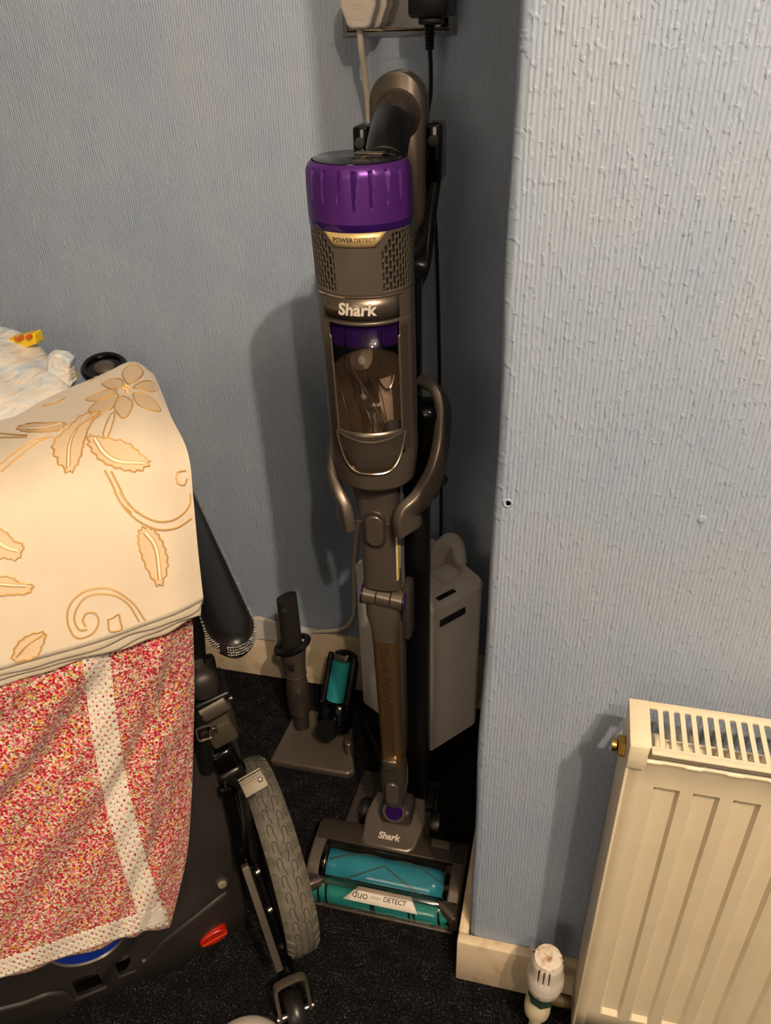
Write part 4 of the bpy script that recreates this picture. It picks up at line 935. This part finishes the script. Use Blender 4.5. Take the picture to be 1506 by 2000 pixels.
# brake shoe resting on the tyre
bs = at_u(496, 1531, .072); e1 = at_u(521, 1518, .072)-at_u(474, 1545, .072); wB = np.linalg.norm(e1); e1 /= wB
tn = np.array(.52*U+.85*Z); tn -= e1*(tn@e1); tn /= np.linalg.norm(tn); e2 = np.cross(tn, e1)
b = MB(); b.box(bs, (wB*.92, .021, .004), ax=[e1, e2, tn], bev=.001); shoe = b.build('brake_shoe', 'shoe', pc, label='ribbed metal brake shoe on the tyre')
for k in (-1, 0, 1):
    b = MB(); b.box(bs-e2*(.009+.0035*k)*(1 if e2[2] < 0 else -1)+tn*.003, (wB*.92, .0022, .004), ax=[e1, e2, tn], bev=.0006); b.build('shoe_rib', 'shoe', shoe)
b = MB(); b.lathe([(.003, 0), (.003, .004), (.002, .005)], bs+e1*.010+tn*.002, tn, 12); b.build('shoe_screw', 'steel', shoe)
b = MB(); b.tube([bs-e1*wB*.4-tn*.004, at_u(452, 1520, .025)], .006, 10); b.build('shoe_arm', 'black', shoe)

# ================================================================== CLOTHS
def catmull(P, t):
    k = len(P)-1; x = min(max(t*k, 0), k-1e-9); i = int(x); f = x-i
    a = P[i-1] if i > 0 else 2*P[0]-P[1]; b_ = P[i]; c = P[i+1]; d = P[i+2] if i+2 <= k else 2*P[-1]-P[-2]
    return .5*((2*b_)+(c-a)*f+(2*a-5*b_+4*c-d)*f*f+(3*b_-a-3*c+d)*f**3)
def surface(rows, ni, nj, disp=None):
    out = []
    for i in range(ni+1):
        col = [catmull(r, i/ni) for r in rows]
        line = [catmull(col, j/nj) for j in range(nj+1)]
        out.append(line)
    out = np.array(out)
    if disp is not None:
        du = np.gradient(out, axis=0); dv = np.gradient(out, axis=1); nn = np.cross(du, dv); nn /= np.linalg.norm(nn, axis=2)[..., None]+1e-12
        sgn = np.sign((nn*U).sum(2).mean()); nn *= sgn
        for i in range(ni+1):
            for j in range(nj+1): out[i, j] += nn[i, j]*disp(i/ni, j/nj)
    return out
class Cast:
    def __init__(s, P):
        P = np.array(P); n, m = P.shape[:2]; fs = [(i*m+j, i*m+j+1, (i+1)*m+j+1, (i+1)*m+j) for i in range(n-1) for j in range(m-1)]
        s.t = BVHTree.FromPolygons([Vector(p) for p in P.reshape(-1, 3)], fs); s.n = n
    def hit(s, x, y, lift):
        d = Vector(ray(x, y)).normalized(); h, nr, _, _ = s.t.ray_cast(Vector(CAM), d)
        if h is None: return None
        if nr.dot(d) > 0: nr = -nr
        return np.array(h+nr*lift)
def row(pts, ext):
    R = [at_u(*p) for p in pts]
    return [R[0]+ext[0]]+R+[R[-1]+ext[1]] if ext[0] is not None else R+[R[-1]+ext[1]]
# cream cloth, folded over the chair back; rows run from the right edge to beyond the left of the picture
LX = -V*.16
rows = []
spec = [((300, 735, -.24), (262, 712, -.24), (215, 722, -.24), (160, 746, -.235), (80, 783, -.225), (0, 822, -.22)),
        ((316, 765, -.12), (270, 752, -.12), (225, 762, -.12), (170, 782, -.12), (85, 815, -.12), (0, 850, -.12)),
        ((334, 812, -.02), (285, 806, -.01), (238, 812, -.01), (180, 825, -.01), (90, 853, -.01), (0, 885, -.01)),
        ((366, 884, .045), (310, 885, .055), (260, 893, .058), (195, 908, .06), (98, 935, .06), (0, 965, .06)),
        ((377, 975, .075), (325, 985, .088), (270, 998, .09), (205, 1016, .09), (102, 1045, .09), (0, 1075, .09)),
        ((388, 1080, .095), (335, 1097, .108), (275, 1114, .11), (208, 1134, .11), (104, 1166, .11), (0, 1198, .11)),
        ((399, 1172, .110), (340, 1200, .122), (280, 1222, .124), (210, 1246, .124), (105, 1280, .124), (0, 1310, .124))]
for i, sp in enumerate(spec):
    R = [at_u(*p) for p in sp]; rows.append(R+[R[-1]+LX*.6, R[-1]+LX*1.3])
top = [p-U*.05-Z*.03 for p in rows[0]]; top2 = [p-U*.09-Z*.12 for p in rows[0]]
rows = [top2, top]+rows
def dcream(a, c):
    return .0016*math.sin(9*a+5*c)+.0012*math.sin(17*a-7*c+1)+.0018*math.sin(4*a+11*c)*(1-c)
NI, NJ = 90, 90
CP = surface(rows, NI, NJ, dcream)
# right edge turns under
fold = [[p+off for p in CP[0]] for off in (-U*.004-V*.002, -U*.02-V*.010, -U*.05-V*.02)]
CPx = np.concatenate([np.array(fold)[::-1], CP])
cc_ = thing('cream_tablecloth', 'folded cream tablecloth embroidered with gold leaves draped over the wheelchair', 'tablecloth', CP[40, 60])
b = MB(); b.grid(CPx); clo = b.build('cloth_top', 'cream', cc_, solid=.0022, sharp=80)
ccast = Cast(CP)
# folded layers showing below the hem
for k, (dz, duu) in enumerate(((.009, .004), (.019, .009), (.027, .014))):
    hem = CP[:, -1]; lay = []
    for i in range(NI+1):
        a = i/NI; wv = .0018*math.sin(14*a+k*2)+.0012*math.sin(31*a+k)
        p = hem[i]-Z*(dz+wv)*(1 if a > .02 else .5)-U*duu
        up = hem[i]+Z*.05-U*(duu+.012)
        lay.append([up, p+Z*.012+U*.0005, p+Z*.004+U*.0022, p+U*.001, p-U*.003+Z*.0008, p-U*.005+Z*.01])
    b = MB(); b.grid(lay); b.build('fold_layer', 'cream', cc_, solid=.0012, sharp=80)
# embroidery laid on the cloth: outlines in gold thread, tan fills
def loop(pts, n=5, closed=True):
    P = [np.array(p, float) for p in pts]
    if closed: P = [P[-1]]+P+[P[0], P[1]]; Q = smooth_path(P, n)[n:-(n)]; return Q[:-1]
    return smooth_path(P, n)
def stitch(pts, r=.0009, closed=False, par=clo, jag=0):
    out = []
    for k, (x, y) in enumerate(pts):
        if jag: x += random.uniform(-jag, jag); y += random.uniform(-jag, jag)
        h = ccast.hit(x, y, .0007)
        if h is not None: out.append(h)
    if len(out) < 3: return
    b = MB(); b.tube(out, r, 5, closed=closed); return b.build('gold_stitching', 'thread', par)
def fill(pts, m='petal', lift=.0005, name='embroidered_petal', par=clo):
    c = np.mean(np.array(pts), axis=0); rings = []
    for k in (1, .66, .33, .02):
        rg = [ccast.hit(*(c+(np.array(p)-c)*k), lift) for p in pts]
        if any(h is None for h in rg): return None
        rings.append(rg)
    b = MB(); b.grid(rings, closed_v=True); return b.build(name, m, par)
def c1(x, y): return (x*420/1506, 620+y*380/1363)
def c2(x, y): return (x*420/1506, 960+y*380/1363)
petals = [[(860, 400), (900, 345), (960, 338), (1000, 385), (965, 440), (900, 468)], [(715, 468), (760, 440), (830, 432), (865, 455), (850, 490), (780, 502)],
          [(600, 578), (660, 545), (740, 512), (815, 510), (800, 545), (690, 590)], [(625, 662), (660, 610), (740, 560), (830, 540), (800, 610), (760, 655)],
          [(868, 712), (808, 650), (812, 600), (860, 552), (925, 590), (920, 650)], [(935, 495), (990, 455), (1060, 452), (1100, 500), (1080, 525), (1000, 512)],
          [(932, 540), (990, 535), (1060, 570), (1125, 655), (1040, 650), (965, 610)]]
for p in petals:
    q = loop([c1(*a) for a in p], 4); fill(q); stitch(q, .0008, True)
for (x, y) in ((870, 500), (890, 512), (905, 495), (885, 485), (895, 530)):
    h = ccast.hit(*c1(x, y), .001)
    if h is not None: b = MB(); b.lathe([(.0022, -.0008), (.0018, .0008), (.0005, .0012)], h, U+Z*.5, 8); b.build('flower_centre', 'thread', clo)
def jagged(pts, amp, n=3):
    q = loop(pts, n); c = np.mean(np.array(q), axis=0)
    return [tuple(c+(np.array(p)-c)*(1+(amp if i % 2 else -amp*.4))) for i, p in enumerate(q)]
leaves = [([(700, 685), (580, 690), (480, 780), (380, 880), (400, 990), (490, 1085), (560, 990), (590, 870), (640, 740)], [(660, 700), (540, 780), (480, 900), (470, 1060)], c1),
          ([(630, 840), (730, 850), (880, 880), (980, 960), (1040, 1020), (960, 1075), (840, 1060), (720, 1010), (640, 920)], [(655, 860), (720, 960), (820, 1020), (1000, 1030)], c1),
          ([(130, 775), (220, 745), (330, 745), (455, 745), (420, 790), (320, 805), (180, 800)], [(190, 790), (300, 785), (430, 755)], c1),
          ([(985, 265), (1060, 260), (1120, 330), (1160, 430), (1165, 540), (1115, 655), (1040, 560), (990, 440), (970, 340)], [(1005, 290), (1080, 400), (1110, 620)], c2),
          ([(-60, 280), (30, 280), (100, 350), (158, 375), (120, 470), (30, 460), (-60, 460)], [(-40, 350), (40, 400), (120, 420)], c2),
          ([(-60, 600), (80, 600), (140, 640), (225, 650), (190, 710), (60, 720), (-60, 720)], [(-40, 650), (60, 660), (180, 665)], c2),
          ([(95, 1180), (120, 1070), (200, 1005), (312, 990), (290, 1090), (240, 1160)], [(110, 1160), (180, 1080), (290, 1010)], c2)]
for outl, vein, cv in leaves:
    q = jagged([cv(*a) for a in outl], .085, 4)
    q2 = [p for p in q if p[0] > -25]
    fill(q2, 'petal', .0004, 'embroidered_leaf'); stitch(q2, .0009, True); stitch(loop([cv(*a) for a in vein], 5, False), .0008)
    v2 = [cv(a+20, bq-16) for a, bq in vein]; stitch(loop(v2, 5, False), .0007)
    va = loop([cv(*a) for a in vein], 5, False); vb = loop(v2, 5, False)
    g = [[ccast.hit(*p, .0011) for p in va], [ccast.hit(*p, .0011) for p in vb]]
    if all(h is not None for r_ in g for h in r_): b = MB(); b.grid(g); b.build('leaf_vein', 'lace', clo)
q = loop([c1(*a) for a in ((775, 685), (805, 690), (760, 830), (722, 822))], 4); stitch(q, .0008, True)
curves = [((0, 815), (100, 825), (200, 830)), ((0, 845), (100, 845), (195, 842)), ((0, 1035), (120, 940), (250, 860), (370, 838)), ((10, 1085), (130, 980), (260, 880), (330, 850)),
          ((735, 1075), (790, 1180), (840, 1290), (920, 1370)), ((780, 1080), (835, 1190), (880, 1280), (960, 1370)), ((1300, 1075), (1240, 1090), (1240, 1160), (1285, 1175), (1310, 1130)),
          ((300, 625), (400, 600), (460, 565)), ((95, 670), (130, 630), (170, 620)), ((630, 455), (700, 400), (760, 370))]
for cvs in curves: stitch(loop([c1(*a) for a in cvs], 6, False), .0009)
for cvs in (((800, 0), (860, 100), (960, 200), (1100, 265), (1230, 255), (1335, 190)), ((835, 0), (900, 90), (1000, 170), (1120, 212), (1240, 185), (1320, 100), (1328, 20)),
            ((1015, 900), (930, 780), (800, 690), (700, 675), (580, 705), (490, 790), (470, 900), (510, 1000), (570, 1025), (650, 990), (690, 920), (670, 855), (610, 850), (580, 900), (600, 945)),
            ((975, 910), (900, 790), (810, 730), (700, 715), (600, 740), (535, 820), (520, 900), (555, 965), (610, 965)), ((750, 895), (790, 880), (830, 855), (840, 900), (850, 960), (770, 975), (755, 900))):
    stitch(loop([c2(*a) for a in cvs], 6, False), .0009)

# floral cloth with lace trim
LX2 = -V*.15
spec = [((372, 1120, .070), (320, 1140, .085), (260, 1160, .09), (200, 1180, .09), (100, 1215, .09), (0, 1245, .09)),
        ((374, 1215, .078), (320, 1240, .098), (260, 1262, .102), (200, 1284, .104), (100, 1316, .104), (0, 1350, .104)),
        ((377, 1330, .074), (322, 1345, .094), (262, 1360, .100), (200, 1376, .100), (100, 1405, .100), (0, 1435, .100)),
        ((375, 1450, .074), (320, 1460, .094), (262, 1472, .098), (202, 1484, .098), (100, 1508, .098), (0, 1532, .098)),
        ((372, 1560, .078), (318, 1570, .098), (262, 1582, .100), (205, 1593, .100), (100, 1614, .100), (0, 1636, .100)),
        ((362, 1680, .086), (314, 1692, .102), (262, 1705, .104), (208, 1718, .104), (104, 1742, .104), (0, 1766, .104)),
        ((331, 1811, .096), (296, 1818, .108), (255, 1828, .110), (206, 1846, .110), (104, 1880, .110), (0, 1912, .110))]
rows = []
for sp in spec:
    R = [at_u(*p) for p in sp]; rows.append(R+[R[-1]+LX2*.6, R[-1]+LX2*1.3])
def dflor(a, c):
    f = .0040*math.sin(26*(a*.75-c*.62)+1.0)*math.sin(math.pi*min(1, c*1.1))*min(1, a*5)
    f += .0022*math.sin(47*(a*.7-c*.5)+2.5*math.sin(5*c))*min(1, a*4)
    f += .0035*math.sin(20*a+3*c)*(1-c)*.5
    f += .0040*math.exp(-((a-.16-.08*c)/.03)**2)*math.sin(math.pi*c)
    return f*1.15
FP = surface(rows, 110, 90, dflor)
fx = [[p+off for p in FP[0]] for off in (-U*.03-V*.006, -U*.008-V*.001)]
fl = thing('floral_cloth', 'pink ditsy floral cotton cloth with white lace trim hanging below the tablecloth', 'cloth', FP[50, 60])
b = MB(); b.grid(np.concatenate([np.array(fx), FP])); flo = b.build('cloth_panel', 'floral', fl, solid=.0009, sharp=80)
fcast = Cast(FP)
def lace(center, halfw, nl, nw, name, scallop_left, pad0=0):
    Q = smooth_path([np.array(p, float) for p in center], 14); Q = np.array(Q)
    seg = np.concatenate([[0], np.cumsum(np.linalg.norm(np.diff(Q, axis=0), axis=1))]); tot = seg[-1]
    P = []; ok = []
    for k in range(nl+1):
        s_ = tot*k/nl; c = np.array([np.interp(s_, seg, Q[:, 0]), np.interp(s_, seg, Q[:, 1])])
        c2_ = np.array([np.interp(min(tot, s_+1), seg, Q[:, 0]), np.interp(min(tot, s_+1), seg, Q[:, 1])]); c0_ = np.array([np.interp(max(0, s_-1), seg, Q[:, 0]), np.interp(max(0, s_-1), seg, Q[:, 1])])
        d = (c2_-c0_); d /= np.linalg.norm(d)+1e-9; nn = np.array([d[1], -d[0]])*(-1)
        hw = np.interp(s_/tot, [0, 1], halfw); line = []
        for j in range(nw+1):
            q = -1+2*j/nw
            e = hw*q
            if scallop_left and q < -.8: e -= hw*.16*abs(math.sin(s_*.42))
            if (not scallop_left) and q > .8: e += hw*.16*abs(math.sin(s_*.42))
            h = fcast.hit(*(c+nn*e), .0011+.0004*math.sin(k*.9)*math.sin(j*1.1)); line.append(h)
        P.append(line)
    bad = lambda i, j: any(P[a][c_] is None for a in (i, i+1) for c_ in (j, j+1))
    for l_ in P:
        for j in range(len(l_)):
            if l_[j] is None: l_[j] = np.array([0, 0, 1e-3])+CP[5, 5]*0+FP[100, 80]
    def hole(i, j):
        if bad(i, j): return True
        g, h = i % 7, j
        if h in (4, nw-5) and g in (1, 4): return True
        if h in (nw//2-2, nw//2+2) and (i % 14) in (2, 9): return True
        return False
    b = MB(); b.grid(P, skip=hole); return b.build(name, 'lace', flo, solid=.0007, sharp=80)
lace([(177, 1250), (188, 1300), (200, 1400), (216, 1500), (238, 1600), (266, 1700), (302, 1806)], (26, 23), 240, 20, 'lace_trim', True)
lace([(327, 1790), (290, 1797), (240, 1812), (150, 1842), (60, 1872), (0, 1892), (-30, 1902)], (17, 16), 170, 16, 'lace_trim', False)

# ================================================================== PACKS BEHIND THE CLOTH, DISH IN FRONT
bg = thing('white_package', 'crumpled white plastic package with pale blue print at the left edge', 'package', at_z(40, 760, .70))
P = []
pc0 = at_z(82, 776, .735)
nn_, mm_ = 40, 30
for i in range(nn_+1):
    rowp = []
    for j in range(mm_):
        th = 2*math.pi*j/mm_; ph = math.pi*(i/nn_-.5)
        e = .55
        sg = lambda x: abs(x)**e*(1 if x > 0 else -1)
        x = .155*sg(math.cos(ph))*sg(math.cos(th)); y = .090*sg(math.cos(ph))*sg(math.sin(th)); z = .055*sg(math.sin(ph)); z = z if z > 0 else z*2.75
        wr = .0035*math.sin(40*x+22*z+3*math.sin(30*y))+.003*math.sin(70*y-35*x)
        ca, sa = math.cos(rad(-38)), math.sin(rad(-38))
        rowp.append(pc0+np.array([x*ca-y*sa-.085, x*sa+y*ca+.02, z*1.0-.22*(x*ca-y*sa)-.01])*(1)+np.array([0, 0, wr]))
    P.append(rowp)
b = MB(); b.grid(P, closed_v=True); b.build('package_film', 'bag', bg, sharp=80)
ear = [at_y(x, y, .93) for x, y in ((92, 690), (118, 694), (136, 706), (133, 728), (139, 750), (126, 775), (105, 780), (88, 740))]
b = MB(); b.add(ear+[p+np.array([0, .02, 0]) for p in ear], [tuple(range(8)), tuple(range(15, 7, -1))]+[(i, (i+1) % 8, 8+(i+1) % 8, 8+i) for i in range(8)]); b.build('sealed_end', 'bag', bg, bevel=.004)
yp = thing('yellow_packet', 'bright yellow packet with orange print tucked behind the white package', 'packet', at_z(60, 690, .72))
q = [at_z(x, y, .815) for x, y in ((22, 660), (66, 652), (70, 668), (40, 672))]
def packet(b, pts, th):
    c = np.array(pts); b.add(list(c)+list(c+np.array([0, th, 0])), [(0, 1, 2, 3), (7, 6, 5, 4), (0, 4, 5, 1), (1, 5, 6, 2), (2, 6, 7, 3), (3, 7, 4, 0)]); return b
b = MB(); packet(b, [at_y(x, y, .985) for x, y in ((15, 662), (66, 651), (72, 672), (20, 690))], .02); b.build('packet_top', 'packet', yp, bevel=.002)
for (x0, y0, x1, y1) in ((30, 661, 44, 657), (52, 657, 60, 655)):
    b = MB(); b.tube([at_y(x0, y0, .981), at_y((x0+x1)/2, (y0+y1)/2+4, .981), at_y(x1, y1, .981)], .003, 8); b.build('printed_letter', 'orange', yp)
b = MB(); packet(b, [at_y(x, y, .945) for x, y in ((135, 703), (148, 745), (138, 756), (126, 720))], .010); b.build('packet_side', 'packet', yp, bevel=.002)
ds = at_z(484, 2082, .0)
b = MB(); b.lathe([(.058, .0), (.060, .002), (.058, .014), (.050, .028), (.034, .038), (.015, .042), (.0005, .043)], ds, n=44); o = b.build('upturned_bowl', 'white'); tag(o, 'white round upturned bowl at the bottom edge of the floor', 'bowl')
